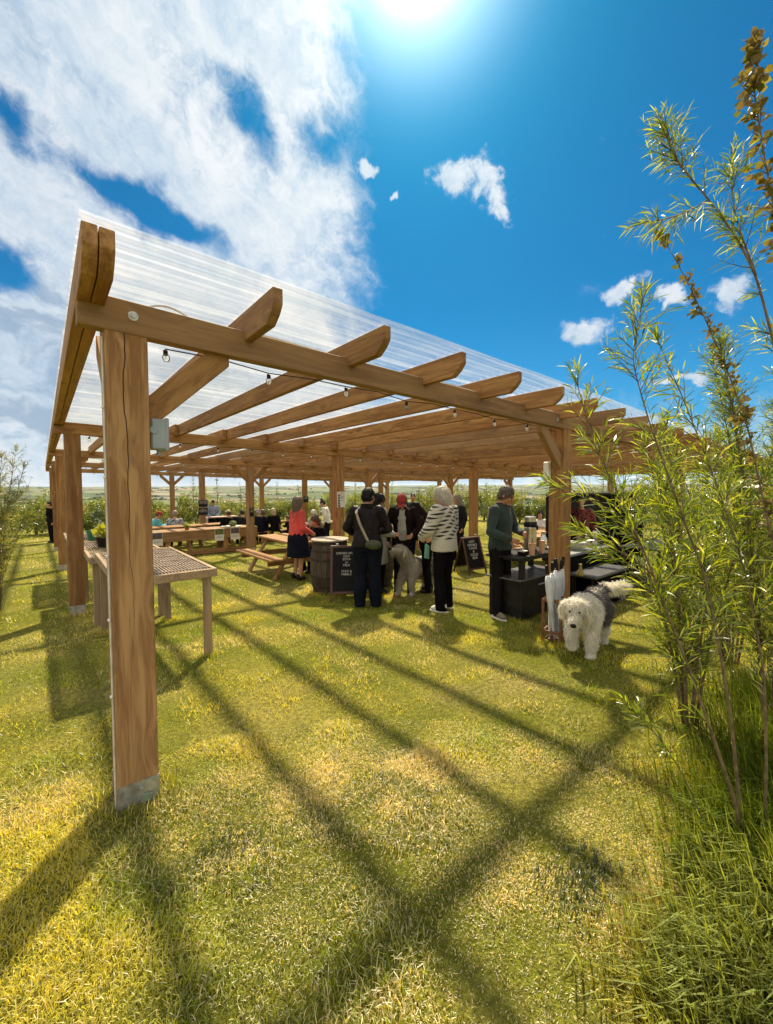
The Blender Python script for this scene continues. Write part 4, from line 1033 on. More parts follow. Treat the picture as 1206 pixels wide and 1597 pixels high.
d2, q2 = dog('grey and cream shaggy dog lifting its head in front of the red cap', 4.88, 5.12, 190, .98, True,
    [(-.085, .22, .42, [(0, .03, .25, .050), (0, .0, .04, .036)]), (.09, .22, .42, [(0, .10, .25, .050), (0, .16, .06, .036)]),
     (-.09, -.30, .42, [(0, .08, .30, .06), (0, -.05, .17, .042), (0, -.02, .04, .036)]), (.09, -.30, .42, [(0, .08, .30, .06), (0, -.08, .17, .042), (0, -.06, .04, .036)])],
    [(0, -.46, .62), (.02, -.52, .66)], hyaw=0, creamline=.12, dens=20000, col_front=np.array([.50, .43, .35]))
MB().tube([(.09*math.cos(a), .34+.05*math.sin(a), .66+.06*math.sin(a)) for a in np.linspace(0, 6.283, 16)], .011, 6).build('collar', darkrub, d2)

# ------------------------------------------------------------------ tables, boards, barrels and the things on them
def TP(px, py, h):
    """point at height h above the turf seen at a picture position"""
    d = ray(px, py); k = (EYE-h-.012*X0-.0248*Y0)/(-.012*d.x-.0248*d.y-d.z)
    return Vector((d.x*k, d.y*k, EYE+d.z*k))
def potting(x0, x1, y0, y1, h, label, dx=0):
    cx, cy = (x0+x1)/2, (y0+y1)/2; r = empty('potting_table', (cx, cy, plane(cx, cy)), 0, label, 'table', 'slatted potting tables in a row under the left edge')
    w_, l_ = x1-x0, y1-y0; fh = .085
    f = MB()
    for s_ in (-1, 1):
        f.box((s_*(w_/2-.02), 0, h-fh/2), (.04, l_, fh)); f.box((0, s_*(l_/2-.02), h-fh/2-.001), (w_-.082, .04, fh-.004))
    f.build('frame', GY, r, bevel=.004)
    for sx_ in (-1, 1):
        for sy_ in (-1, 1):
            lx, ly = sx_*(w_/2-.075), sy_*(l_/2-.10)
            hh = h-fh+.05; q = MB(); q.box((0, 0, hh/2-.03), (.07, .07, hh)); q.build('leg', GZ, r, (lx, ly, 0), bevel=.004)
    s = MB(); n = int((w_-.09)/.030)
    for i in range(n): s.box((-w_/2+.055+i*.030, 0, h-.016), (.017, l_-.09, .014))
    s.build('slatted_top', plain('brown_slat', (.20, .145, .105), .8, 0, .3, 12, .3), r)
    s = MB(); m_ = max(3, int(l_/.30))
    for i in range(m_): s.box((0, -l_/2+.16+i*(l_-.32)/(m_-1), h-.005), (w_-.085, .014, .006))
    s.build('cross_bar', plain('pale_bar', (.36, .29, .22), .7), r)
    return r
potting(.49, 1.36, 4.36, 6.36, .95, 'weathered potting table nearest the camera, empty slatted top')
potting(.44, 1.34, 6.46, 8.50, .93, 'weathered potting table in the middle, carrying the plant pots')
potting(.32, 1.30, 8.62, 10.9, .94, 'weathered potting table furthest along the row of posts')
def plantpot(x, y, z, r0, h, m, label, leaves=0, leafc=(.32, .36, .05), cat='plant pot', lm=None):
    t_ = empty('plant_pot', (x, y, z), 0, label, cat)
    MB().lathe([(r0*.72, 0), (r0*.97, h*.88), (r0*1.08, h*.88), (r0*1.1, h), (r0*.98, h), (r0*.9, h*.8)], 20, caps=False).build('pot', m, t_, smooth=False)
    MB().lathe([(r0*.72, .002), (.001, .004)], 16, caps=False).build('pot_base', m, t_)
    MB().lathe([(.001, h*.86), (r0*.93, h*.84)], 16, caps=False).build('soil', plain('soil', (.05, .03, .018), .95, 0, .3, 30, .6), t_)
    if leaves:
        n = leaves; az = rng.uniform(0, 6.283, n); tl = rng.uniform(.2, 1.2, n); Ln = rng.uniform(.8, 1.5, n)*r0*1.5
        P = np.stack([rng.normal(0, r0*.3, n), rng.normal(0, r0*.3, n), np.full(n, h*.85)+rng.uniform(0, h*.8, n)], -1)
        D = np.stack([np.cos(az)*np.sin(tl), np.sin(az)*np.sin(tl), np.cos(tl)], -1)
        link('foliage', leafmesh('foliage', P, D, Ln, Ln*.42, np.array(leafc)*np.ones((n, 3))), leaf_m, t_)
    return t_
def leafmesh(name, P, D, Ln, Wd, C, droop=.25, cvar=.25):
    n = len(P); D = D/(np.linalg.norm(D, axis=1)[:, None]+1e-9)
    rv = rng.normal(0, 1, (n, 3)); N = np.cross(D, rv); N /= np.linalg.norm(N, axis=1)[:, None]+1e-9; S = np.cross(D, N)
    g = np.array([0, 0, -1.])
    def at_(f, s_): return P+D*(Ln*f)[:, None]+g*(Ln*droop*f*f)[:, None]+S*(Wd*s_)[:, None]+N*(np.abs(s_)*Wd*.35)[:, None]
    V = np.stack([P, at_(.35, .5), at_(.35, -.5), at_(.70, .36), at_(.70, -.36), at_(1.0, 0.)], 1).reshape(-1, 3)
    k = np.arange(n)[:, None]*6
    F = np.concatenate([k+np.array([[a, b, c]]) for a, b, c in ((0, 1, 2), (1, 3, 4), (1, 4, 2), (3, 5, 4))], 0)
    c = C*rng.uniform(1-cvar, 1+cvar, n)[:, None]
    return npmesh(name, V, F, 3, np.repeat(c, 6, 0), False)
leaf_m = leafmat('leaves', trans=.52, gloss=.06, rough=.3, tcol=(1.3, 1.2, .35))
zt = lambda x, y, h: plane(x, y)+h
blackpot = plain('black_pot_plastic', (.018, .017, .016), .4); greenpot = plain('green_pot_plastic', (.02, .16, .10), .45)
p = TP(170, 852, .93); plantpot(p.x-.07, p.y, zt(p.x, p.y, .932), .095, .14, blackpot, 'black plastic pot holding a small yellow green plant', 46, (.42, .44, .08))
p = TP(151, 842, .93); plantpot(p.x-.06, p.y, zt(p.x, p.y, .932), .09, .17, greenpot, 'empty green plastic pot on the middle potting table')
p = TP(155, 829, .94); q_ = empty('seed_tray', (.75, 9.6, zt(.75, 9.6, .945)), 0, 'pale wooden tray lying on the furthest potting table', 'tray')
MB().box((0, 0, .012), (.6, .45, .024)).build('tray_base', plain('pale_ply', (.55, .48, .38), .7), q_)
f = MB()
for s_ in (-1, 1): f.box((s_*.29, 0, .055), (.02, .45, .06)); f.box((0, s_*.22, .055), (.56, .02, .058))
f.build('tray_side', plain('pale_ply', (.55, .48, .38), .7), q_)

def workbench(x0, x1, y, h, legs_at, rail, label):
    cx = (x0+x1)/2; r = empty('workbench', (cx, y, gz(cx, y)), 0, label, 'bench', 'long timber workbenches under the pergola'); l_ = x1-x0
    MB().box((0, .35, h-.0225), (l_, .78, .045)).build('bench_top', WX, r, bevel=.005)
    MB().box((0, -.02, h-.045-.125), (l_-.02, .045, .24)).build('front_board', WX, r, bevel=.004)
    MB().box((0, .72, h-.045-.125), (l_-.02, .045, .24)).build('back_board', WX, r, bevel=.004)
    for lx in legs_at:
        for ly in (.06, .64): MB().box((0, 0, (h-.05)/2-.03), (.14, .10, h-.05)).build('leg', WZ, r, (lx-cx, ly, 0), bevel=.004)
    if rail:
        MB().box(((rail[0]+rail[1])/2-cx, .02, .085), (rail[1]-rail[0], .15, .13)).build('foot_rail', WX, r, bevel=.008)
    return r
workbench(1.55, 5.28, 12.9, .74, (1.7, 2.52, 2.70, 4.3, 5.18), (2.76, 5.1), 'long timber workbench with three paper notices pinned to its front')
workbench(7.15, 9.1, 12.9, .74, (7.3, 8.95), None, 'shorter timber workbench behind the round barrel')

def picnic(x, y, rz, label, ln=1.85, grp='timber picnic tables'):
    r = empty('picnic_table', (x, y, gz(x, y)), R(rz), label, 'picnic table', grp)
    for i in range(5): MB().box((0, 0, 0), (ln, .135, .042)).build('top_plank', WX, r, ((i % 2)*.006, (i-2)*.143, .735), bevel=.005)
    for s_ in (-1, 1):
        q = MB(); q.box((0, 0, 0), (ln, .28, .042)); q.build('seat', WX, r, (0, s_*.72, .445), bevel=.005)
    for e in (-1, 1):
        xx_ = e*(ln/2-.28)
        for s_ in (-1, 1):
            MB().bar((xx_, s_*.22, .71), (xx_, s_*.66, .0), .045, .12, up=(1, 0, 0)).build('leg', WZ, r, bevel=.004)
        MB().box((xx_+e*.048, 0, .365), (.045, 1.62, .115)).build('seat_bearer', WY, r, bevel=.004)
        MB().box((xx_+e*.048, 0, .665), (.045, .68, .09)).build('top_bearer', WY, r, bevel=.004)
    return r
picnic(4.22, 8.52, 90, 'empty picnic table beside the woman in the coral cardigan')
picnic(7.75, 8.9, 60, 'picnic table half hidden behind the group with the dog')
picnic(6.5, 15.35, 2, 'picnic table where a row of dark coats sit with their backs turned', 1.7)
picnic(4.62, 15.4, 0, 'picnic table between the straw hat and the post with two black signs', 1.6)
picnic(2.9, 14.75, 0, 'picnic table in front of the red woolly hat', 1.9)
picnic(9.2, 5.2, 40, 'picnic table beyond the green fleece, behind the leaning chalkboard', 1.8)

# barrels
barw = wood('barrel_oak', 'Z', (.022, .013, .008), (.065, .040, .024), .2, wear=.12)
hoopm = plain('rusty_hoop', (.05, .038, .032), .6, .5, .3, 20, .2)
def barrel(x, y, label):
    r = empty('barrel', (x, y, gz(x, y)), 0, label, 'barrel', 'old oak barrels')
    H_ = .90; prof = [(.285+.055*math.sin(math.pi*u), u*H_) for u in np.linspace(0, 1, 13)]
    b = MB(); n = 22                                             # separate staves with narrow joints
    for k in range(n):
        a0, a1 = 2*math.pi*(k+.03)/n, 2*math.pi*(k+.97)/n
        vs_ = []; 
        for (rr, z) in prof:
            for a in (a0, a1): vs_.append((rr*math.cos(a), rr*math.sin(a), z))
            for a in (a1, a0): vs_.append(((rr-.025)*math.cos(a), (rr-.025)*math.sin(a), z))
        fs_ = []
        for i in range(len(prof)-1):
            for j in range(4): fs_.append((i*4+j, i*4+(j+1) % 4, (i+1)*4+(j+1) % 4, (i+1)*4+j))
        fs_ += [(0, 1, 2, 3), tuple(4*(len(prof)-1)+j for j in range(4))]
        b.add(vs_, fs_)
    b.build('staves', barw, r)
    MB().lathe([(.001, H_-.03), (.27, H_-.03)], 24, caps=False).build('barrel_head', barw, r)
    for u in (.03, .17, .34, .66, .83, .965):
        rr = .285+.055*math.sin(math.pi*u)+.004
        MB().lathe([(rr, u*H_-.02), (rr+.003, u*H_), (rr, u*H_+.02)], 32, caps=False).build('hoop', hoopm, r)
    MB().lathe([(.02, H_+.004), (.315, H_+.004), (.325, H_+.012), (.325, H_+.028), (.315, H_+.034), (.02, H_+.034)], 36).build('table_top', plain('pale_table_top', (.50, .40, .30), .35, 0, .15, 8, .1), r)
barrel(3.83, 6.18, 'old oak barrel used as a table in front of the brown haired person')
barrel(4.78, 6.1, 'old oak barrel mostly hidden behind the long grey coat')

# writing
def words(name, lines, m, parent, size, leading, w_=None, align='CENTER', loc=(0, 0, 0), rot=(0, 0, 0), depth=.0008):
    cu = bpy.data.curves.new('tx', 'FONT'); cu.body = '\n'.join(lines); cu.size = size; cu.align_x = align; cu.space_line = leading; cu.extrude = depth
    ob = bpy.data.objects.new('tx', cu); col.objects.link(ob)
    me = bpy.data.meshes.new_from_object(ob.evaluated_get(bpy.context.evaluated_depsgraph_get()))
    bpy.data.objects.remove(ob); bpy.data.curves.remove(cu); me.name = name; me.materials.clear()
    return link(name, me, m, parent, loc, rot)
chalk = plain('chalk', (.62, .60, .58), .9, 0, .25, 60, .1); boardm = plain('chalkboard', (.007, .006, .006), .6, 0, .3, 5, .05)
frm = plain('dark_red_wood', (.10, .038, .025), .5, 0, .25, 12, .2)
def aboard(x, y, face, label, lines, h=.88, w_=.52, size=.052, spread=.22):
    r = empty('chalkboard_sign', (x, y, gz(x, y)), R(face+90), label, 'A-board', 'folding chalkboards')      # front looks along -y locally
    a = math.atan2(spread, h)
    for s_ in (-1, 1):
        rt = (a*s_*-1, 0, 0); b = empty('tmpb'); bpy.data.objects.remove(b)
        M = Matrix.Translation((0, s_*spread, 0)) @ Matrix.Rotation(-a*-s_, 4, 'X')
        def part(mb, name, m, bev=.003):
            o = mb.build(name, m, r, bevel=bev); o.matrix_local = M; return o
        q = MB(); q.box((0, 0, h*.56), (w_-.05, .008, h*.80)); bd = part(q, 'board', boardm, 0)
        q = MB()
        for sx_ in (-1, 1): q.box((sx_*(w_/2-.02), 0, h*.5), (.04, .022, h))
        q.box((0, 0, h-.018), (w_-.082, .022, .036)); q.box((0, 0, h*.15), (w_-.082, .022, .036)); part(q, 'frame', frm)
        if s_ == -1 and lines:
            tx = words('chalk_writing', lines, chalk, bd, size, .92, loc=(0, -.0046, h*.84), rot=(R(90), 0, 0))
    for sx_ in (-.15, .15): MB().box((0, 0, 0), (.04, .03, .02)).build('hinge', galv, r, (sx_, 0, h-.002))
    return r
x, y = PX(533, 932)
aboard(3.80, 5.62, CAMDEG(3.8, 5.6)-2, 'upright chalkboard with chalk lettering in front of the barrel', ['DRINKS WITH', 'OAT', 'SOYA', 'or', 'MILK', '', 'STAY &', 'NIBBLE'])
aboard(7.05, 5.72, CAMDEG(7, 5.7)+42, 'dark A-board standing open between the striped cardigan and the green fleece', ['HOT', 'DRINKS', 'CAKES', '&', 'COLD', 'BAR'], .80, .50, .075, .26)

# signs on posts
def sign(x, y, z, w_, h_, face, base, ink, lines, label, size, img=None, lead=.95):
    r = empty('sign', (x, y, z), R(face+90), label, 'sign')
    MB().box((0, 0, 0), (w_, .006, h_)).build('panel', base, r)
    if lines: words('lettering', lines, ink, r, size, lead, loc=(0, -.004, h_/2-size*1.25), rot=(R(90), 0, 0))
    if img:
        for (cx, cz, a, b, m) in img: MB().box((cx, -.0045, cz), (a, .003, b)).build('picture', m, r)
    return r
paper = plain('white_paper', (.70, .67, .62), .8, 0, .04, 20, .02); inkm = plain('dark_ink', (.05, .05, .06), .8); slate = plain('black_slate', (.014, .014, .016), .5)
ph_a = plain('photo_print_dark', (.10, .08, .09), .5, 0, .8, 60, 0); ph_b = plain('photo_print_green', (.12, .14, .05), .5, 0, .8, 60, 0)
px_, py_ = 4.76+PW/2, 17.13
sign(px_, py_, 1.05, .34, .27, -90, slate, chalk, ['OPEN TODAY', 'FROM TEN', 'UNTIL FOUR'], 'upper of two black signs on the post before the serving table', .05)
sign(px_, py_-.001, .73, .34, .27, -90, slate, chalk, ['PLEASE', 'ORDER HERE', 'THANK YOU'], 'lower of two black signs on the post before the serving table', .05)
sign(4.76+PW/2, 12.25-.003, .93, .12, .26, -90, slate, chalk, ['TEA', '&', 'CAKE'], 'small black sign on the post beside the long workbench', .04)
sign(9.26+PW/2, 17.13, 1.1, .26, .26, -90, slate, chalk, ['TABLE', 'SEVEN'], 'black sign on the post above the woman in coral', .05)
pc = [(-.055, .085-.055*i, .05, .042, ph_a) for i in range(5)]
s6 = sign(4.76+PW/2, 7.375-.004, 1.42, .20, .33, -90, paper, inkm, [], 'white notice with small pictures on the post behind the barrel', .02, pc)
words('lettering', ['Notes on', 'today', '', 'plants and', 'prices are', 'shown here', '', 'please ask'], inkm, s6, .022, 1.0, align='LEFT', loc=(-.015, -.004, .13), rot=(R(90), 0, 0))
for xx_, im, lb in ((2.42, ph_a, 'white notice with a dark picture pinned at the left end of the workbench'), (4.09, ph_b, 'white notice with a green picture pinned to the workbench front'), (4.56, ph_a, 'white notice with a dark picture pinned nearest the right end of the workbench')):
    s_ = sign(xx_, 12.9-.047, gz(3.4, 12.9)+.56, .27, .37, -90, paper, inkm, [], lb, .03, [(0, .085, .25, .17, im)])
    words('lettering', ['sowing and', 'planting notes'], inkm, s_, .035, 1.1, loc=(0, -.004, -.06), rot=(R(90), 0, 0))

# dark serving table at the back
def block_table(x0, x1, y0, y1, h, label, m, topm, skirt=True, name='serving_table', cat='table', th=.04):
    cx, cy = (x0+x1)/2, (y0+y1)/2; r = empty(name, (cx, cy, gz(cx, cy)), 0, label, cat)
    MB().box((0, 0, h-th/2), (x1-x0, y1-y0, th)).build('table_top', topm, r, bevel=.006)
    for a in (-1, 1):
        for b in (-1, 1): MB().box((0, 0, (h-th)/2-.02), (.05, .05, h-th)).build('leg', black, r, (a*((x1-x0)/2-.06), b*((y1-y0)/2-.06), 0), bevel=.003)
    if skirt:
        n = 60; per = []
        W_, D_ = (x1-x0)/2-.01, (y1-y0)/2-.01
        for k in range(n+1):
            u = k/n; X_ = -W_+2*W_*u; per.append((X_, -D_-.012*math.sin(k*1.7)-.008))
        v_ = []; f_ = []
        for k, (a, b) in enumerate(per): v_ += [(a, b, h-th-.002), (a, b-.01*math.sin(k*1.7), .05), (a, b+.006, .05), (a, b+.006, h-th-.002)]
        for k in range(n):
            for j in range(4): f_.append((k*4+j, k*4+(j+1) % 4, (k+1)*4+(j+1) % 4, (k+1)*4+j))
        f_ += [(0, 1, 2, 3), (4*n, 4*n+1, 4*n+2, 4*n+3)]
        MB().add(v_, f_).build('cloth_skirt', blk, r, smooth=True)
    return r
pinkw = plain('painted_pale_top', (.42, .28, .22), .6)
block_table(4.95, 6.3, 17.3, 17.9, .92, 'dark serving table with a pale top in front of the blue shirted man', black, pinkw)
sign(4.98, 17.28, .32, .18, .30, -90, paper, inkm, ['menu', 'of the', 'day'], 'white menu hanging on the left corner of the dark serving table', .05)

# black trolley by the right hand post
tx0, tx1, ty0, ty1 = 4.72, 5.75, 2.98, 3.50
r = empty('serving_trolley', ((tx0+tx1)/2, (ty0+ty1)/2, gz(5.2, 3.2)), 0, 'black serving trolley with the flask and paper cups on top', 'trolley')
W_, D_ = (tx1-tx0), (ty1-ty0)
for i in range(6): MB().box((0, 0, 0), (W_+.10, .078, .022)).build('top_slat', black, r, (-.03, -D_/2+.045+i*.086, .845), bevel=.003)
MB().box((0, 0, .815), (W_+.02, D_-.02, .03)).build('top_frame', black, r, bevel=.004)
for a in (-1, 1):
    for b in (-1, 1): MB().box((0, 0, .40), (.075, .06, .80)).build('leg', black, r, (a*(W_/2-.04), b*(D_/2-.035), 0), bevel=.004)
MB().box((0, 0, .30), (W_-.05, D_-.05, .50)).build('cabinet', black, r, bevel=.006)
MB().box((0, 0, .56), (W_+.12, D_+.02, .02)).build('shelf', plain('dark_grey_shelf', (.10, .10, .105), .35, .2, .15), r, bevel=.004)
for a in (-1, 1): MB().tube([(a*.02-.2, -D_/2-.03, .47), (a*.02+.25, -D_/2-.03, .47)], .008, 8).build('rail', galv, r) if a > 0 else None
for a in (-1, 1):
    for b in (-1, 1): MB().lathe([(.03, -.012), (.03, .012)], 14).build('wheel', darkrub, r, (a*(W_/2-.04), b*(D_/2-.035), .03), (R(90), 0, 0))
zt_ = gz(5.2, 3.2)+.8565
# second table with bowls
block_table(5.95, 7.55, 3.02, 3.70, .76, 'long black clothed table right of the post, holding bowls and boxes', black, plain('grey_table_top', (.22, .22, .22), .5), True)
block_table(5.85, 7.0, 2.55, 2.95, .50, 'low dark side shelf in front of the black clothed table', black, plain('dark_grey_shelf', (.10, .10, .105), .35, .2, .15), True, 'side_table')
block_table(7.7, 9.6, 2.2, 3.0, .74, 'black clothed stall table under the right hand willow', black, black, True)
# dark stall behind with open shelves
r = empty('stall_cabinet', (8.6, 3.75, gz(8.6, 3.75)), R(-8), 'tall black stall cabinet with open shelves behind the tables', 'cabinet')
for a in (-1, 1): MB().box((a*1.25, 0, .82), (.05, .5, 1.68)).build('side_panel', black, r, bevel=.004)
MB().box((0, .24, .82), (2.44, .03, 1.64)).build('back_panel', black, r)
for z in (.06, .55, 1.02, 1.66): MB().box((0, 0, z), (2.44, .48, .035)).build('shelf', black, r, bevel=.003)
# flask
steel = plain('brushed_steel', (.62, .60, .57), .28, .95, .06, 40, .03)
def flask(x, y, z):
    r = empty('flask', (x, y, z), R(160), 'tall silver pump flask with a black collar on the trolley', 'flask'); r.scale = (1.15, 1.15, 1.28)
    MB().lathe([(.070, 0), (.076, .006), (.076, .25), (.072, .262)], 32).build('steel_body', steel, r, smooth=False)
    MB().lathe([(.078, -.004), (.079, .014), (.076, .016)], 32).build('base_ring', darkrub, r)
    MB().lathe([(.073, .262), (.080, .275), (.078, .315), (.070, .322)], 32).build('collar', darkrub, r, smooth=True)
    MB().lathe([(.068, .322), (.068, .372), (.060, .380)], 32).build('pump_lid', steel, r)
    q = MB(); q.cap((0, .06, .285), (0, .125, .275), .022, .016); q.cap((0, .125, .275), (0, .13, .245), .014, .012); link('spout', remesh(q, .006, 'spout', darkrub, 2), None, r)
    MB().tube([(-.078, 0, .30), (-.10, -.02, .27), (-.098, -.03, .10), (-.077, -.02, .08)], .010, 8).build('handle', darkrub, r)
fx, fy = 5.02, 3.36
def onray(px, yy): 
    d = ray(px, 850); return d.x/d.y*yy, yy
fx, fy = onray(827, 3.28); flask(fx, fy, zt_)
# jar with spoon of water
jx, jy = onray(848, 3.26)
r = empty('glass_jar', (jx, jy, zt_), 0, 'clear glass bottle with a pale stopper beside the flask', 'jar')
MB().lathe([(.046, 0), (.052, .01), (.052, .13), (.046, .155), (.030, .18), (.028, .215), (.036, .222)], 24, caps=False).build('glass', jarm, r, smooth=True)
MB().lathe([(.001, .008), (.046, .008), (.047, .075), (.001, .075)], 20).build('milk', plain('milky_water', (.62, .62, .62), .2), r)
MB().lathe([(.031, .218), (.036, .236), (.033, .246), (.001, .248)], 20).build('stopper', plain('cork', (.50, .34, .20), .8), r)
kraft = plain('paper_cup', (.58, .36, .22), .7, 0, .06, 20, .05)
for k, (cpx, cy_) in enumerate(((830, 3.02), (845.5, 3.03))):
    cx_, cy_ = onray(cpx, cy_)
    r = empty('cup_stack', (cx_, cy_, zt_), 0, ['left stack of brown paper cups on the trolley edge', 'right stack of brown paper cups on the trolley edge'][k], 'paper cups', 'stacks of paper cups'); r.scale = (1.15, 1.15, 1.2)
    MB().lathe([(.027, 0), (.036, .085), (.038, .087), (.038, .092), (.035, .092)], 24).build('cup', kraft, r)
    for i in range(4 if k else 3): MB().lathe([(.036, .090+i*.014), (.0385, .102+i*.014), (.040, .104+i*.014), (.036, .104+i*.014)], 24, caps=(i == 3)).build('cup', kraft, r)
    MB().lathe([(.001, .118), (.037, .122+.006*k)], 20, caps=False).build('cup', kraft, r)
# cakes on a board, spoons and a box between them
cx_, cy_ = onray(862, 3.30)
r = empty('cake_board', (cx_+.10, cy_-.02, zt_), R(10), 'wooden board of small cakes beside the bottle', 'cakes')
MB().box((0, 0, .02), (.30, .20, .018)).build('board', WX, r, bevel=.003)
for i in range(5): 
    q = MB(); q.ell((0, 0, 0), (.038, .034, .024), 12); q.build('cake', plain('brown_cake', (.22, .09, .04), .7, 0, .4, 40, .4), r, (-.10+.05*i, .03*math.sin(i*2.1), .05), smooth=True)
cx_, cy_ = onray(815, 3.12)
r = empty('napkin_box', (cx_+.02, cy_, zt_), R(5), 'small dark box with pale napkins at the left end of the trolley', 'box')
MB().box((0, 0, .022), (.13, .10, .044)).build('box', drk, r, bevel=.003); MB().box((0, 0, .05), (.115, .085, .010)).build('napkins', paper, r)
# bowls and cartons on the second table
zb = gz(6.6, 3.3)+.761
whitec = plain('white_ceramic', (.62, .60, .57), .25, 0, .04)
bx, by = onray(897, 3.22)
r = empty('mixing_bowl', (bx, by, zb), 0, 'wide white bowl on the table right of the post', 'bowl')
MB().lathe([(.06, 0), (.13, .05), (.165, .12), (.17, .125), (.155, .12), (.12, .055), (.001, .02)], 32, caps=False).build('bowl', whitec, r, smooth=True)
bx, by = onray(903, 3.60)
r = empty('small_bowl', (bx, by, zb), 0, 'small terracotta pink bowl behind the wide white bowl', 'bowl')
MB().lathe([(.04, 0), (.05, .10), (.085, .17), (.09, .175), (.08, .17), (.001, .11)], 28, caps=False).build('bowl', plain('pink_ceramic', (.55, .30, .22), .4), r, smooth=True)
for k, (cp, yy, w_, h_) in enumerate(((917, 3.22, .10, .24), (928, 3.30, .09, .22))):
    bx, by = onray(cp, yy)
    r = empty('carton', (bx, by, zb), R(20), ['cream carton with a folded top on the table by the white bowl', 'slimmer white carton at the edge of the table by the white bowl'][k], 'carton', 'drink cartons')
    MB().box((0, 0, h_*.42), (w_, .08, h_*.84)).build('carton_body', [plain('cream_card', (.58, .50, .38), .6), paper][k], r, bevel=.002)
    MB().prism([(-w_/2, h_*.84+.001), (w_/2, h_*.84+.001), (0.004, h_*.98), (0.004, h_*1.05), (-.004, h_*1.05), (-.004, h_*.98)], -.038, .038).build('folded_top', paper, r)
    MB().box((0, -.0425, h_*.4), (w_*.7, .003, .06)).build('printed_label', ph_b, r)
bx, by = onray(906, 2.74)
r = empty('bottle', (bx, by, gz(6.4, 2.7)+.501), 0, 'squat amber green bottle on the low side shelf', 'bottle')
MB().lathe([(.052, 0), (.055, .01), (.050, .04), (.022, .09), (.018, .15), (.022, .155), (.022, .165), (.001, .165)], 22).build('glass', plain('amber_glass', (.30, .24, .07), .12, 0, .1), r, smooth=True)
# umbrella stand
sx_, sy_ = 4.40, 2.37
r = empty('umbrella_stand', (sx_, sy_, gz(sx_, sy_)), R(12), 'open wooden stand holding rolled white umbrellas beside the post', 'umbrella stand')
um = plain('reddish_stained_wood', (.20, .085, .035), .5, 0, .25, 14, .2)
for a in (-1, 1):
    for b in (-1, 1): MB().box((0, 0, .25), (.026, .026, .50)).build('leg', um, r, (a*.095, b*.095, 0), bevel=.003)
for z in (.13, .485):
    for a in (-1, 1):
        MB().box((a*.095, 0, z), (.018, .164, .034)).build('rail', um, r, bevel=.002); MB().box((0, a*.095, z), (.164, .018, .034)).build('rail', um, r, bevel=.002)
MB().box((0, 0, .045), (.16, .16, .014)).build('tray', um, r)
silk = cloth('white_umbrella_cloth', (.66, .68, .74), None, 60, .3, .6)
ulab = ['white umbrella leaning furthest left in the stand', 'white umbrella second from the left in the stand', 'white umbrella with the tallest black handle in the stand', 'white umbrella at the front of the stand', 'white umbrella tucked behind the others in the stand', 'white umbrella leaning furthest right in the stand']
for k in range(6):
    ux, uy = (-.058+.024*k, (-.04, .03, -.01, -.055, .05, .0)[k]); r = empty('umbrella', (sx_+ux, sy_+uy, gz(sx_, sy_)+.054), 0, ulab[k], 'umbrella', 'white umbrellas in the wooden stand')
    r.rotation_euler = (R((-3, 4, 1, -4, 5, 0)[k]), R((k-2.5)*3.2), 0)
    q = MB(); n = 14
    secs = [(.006, .0), (.014, .05), (.022, .25), (.030, .42), (.036, .55), (.030, .66), (.018, .72+.02*(k % 3))]
    vs_ = []; fs_ = []
    for (rr, z) in secs:
        for a in range(n): t_ = 2*math.pi*a/n; r2 = rr*(1+.28*math.sin(3.5*t_*2+z*6+k)); vs_.append((r2*math.cos(t_), r2*math.sin(t_), z))
    for i in range(len(secs)-1):
        for a in range(n): fs_.append((i*n+a, i*n+(a+1) % n, (i+1)*n+(a+1) % n, (i+1)*n+a))
    fs_ += [tuple(range(n)), tuple((len(secs)-1)*n+a for a in range(n))]
    q.add(vs_, fs_); q.build('canopy', silk, r, smooth=True)
    MB().tube([(0, 0, .70), (0, 0, .76+.02*(k % 3))], .005, 6).build('shaft', galv, r)
    hh_ = .74+.025*(k % 3)
    MB().lathe([(.010, hh_), (.018, hh_+.01), (.020, hh_+.09), (.015, hh_+.105), (.004, hh_+.108)], 12).build('handle', darkrub, r, smooth=False)
# rough stone behind the dog
x, y = PX(962, 938)
q = MB(); q.ell((0, 0, .07), (.17, .12, .10), 14); me = remesh(q, .02, 'stone', plain('rough_stone', (.16, .145, .125), .9, 0, .3, 20, .8), 1, .02, 6)
tag(link('stone', me, None, None, (x, y, gz(x, y))), 'rough grey stone on the grass behind the walking sheepdog', 'stone')
# dish with a cactus on the long workbench
p = (4.55, 13.15)
r = empty('plant_dish', (p[0], p[1], gz(*p)+.735), 0, 'shallow pale dish holding a round green plant on the long workbench', 'plant')
MB().lathe([(.16, 0), (.30, .02), (.31, .05), (.28, .05), (.001, .03)], 28, caps=False).build('dish', plain('pale_ply', (.55, .48, .38), .7), r, smooth=True)
q = MB(); q.ell((.05, 0, .12), (.12, .12, .10), 12); link('foliage', remesh(q, .02, 'foliage', plain('cactus_green', (.14, .16, .05), .8, 0, .4, 30, .8), 1, .02, 14), None, r)
p = (3.25, 13.1)
plantpot(p[0], p[1], gz(*p)+.74, .07, .07, plain('terracotta', (.35, .13, .06), .8), 'trailing green plant at the middle of the long workbench', 40, (.24, .30, .06), 'plant')

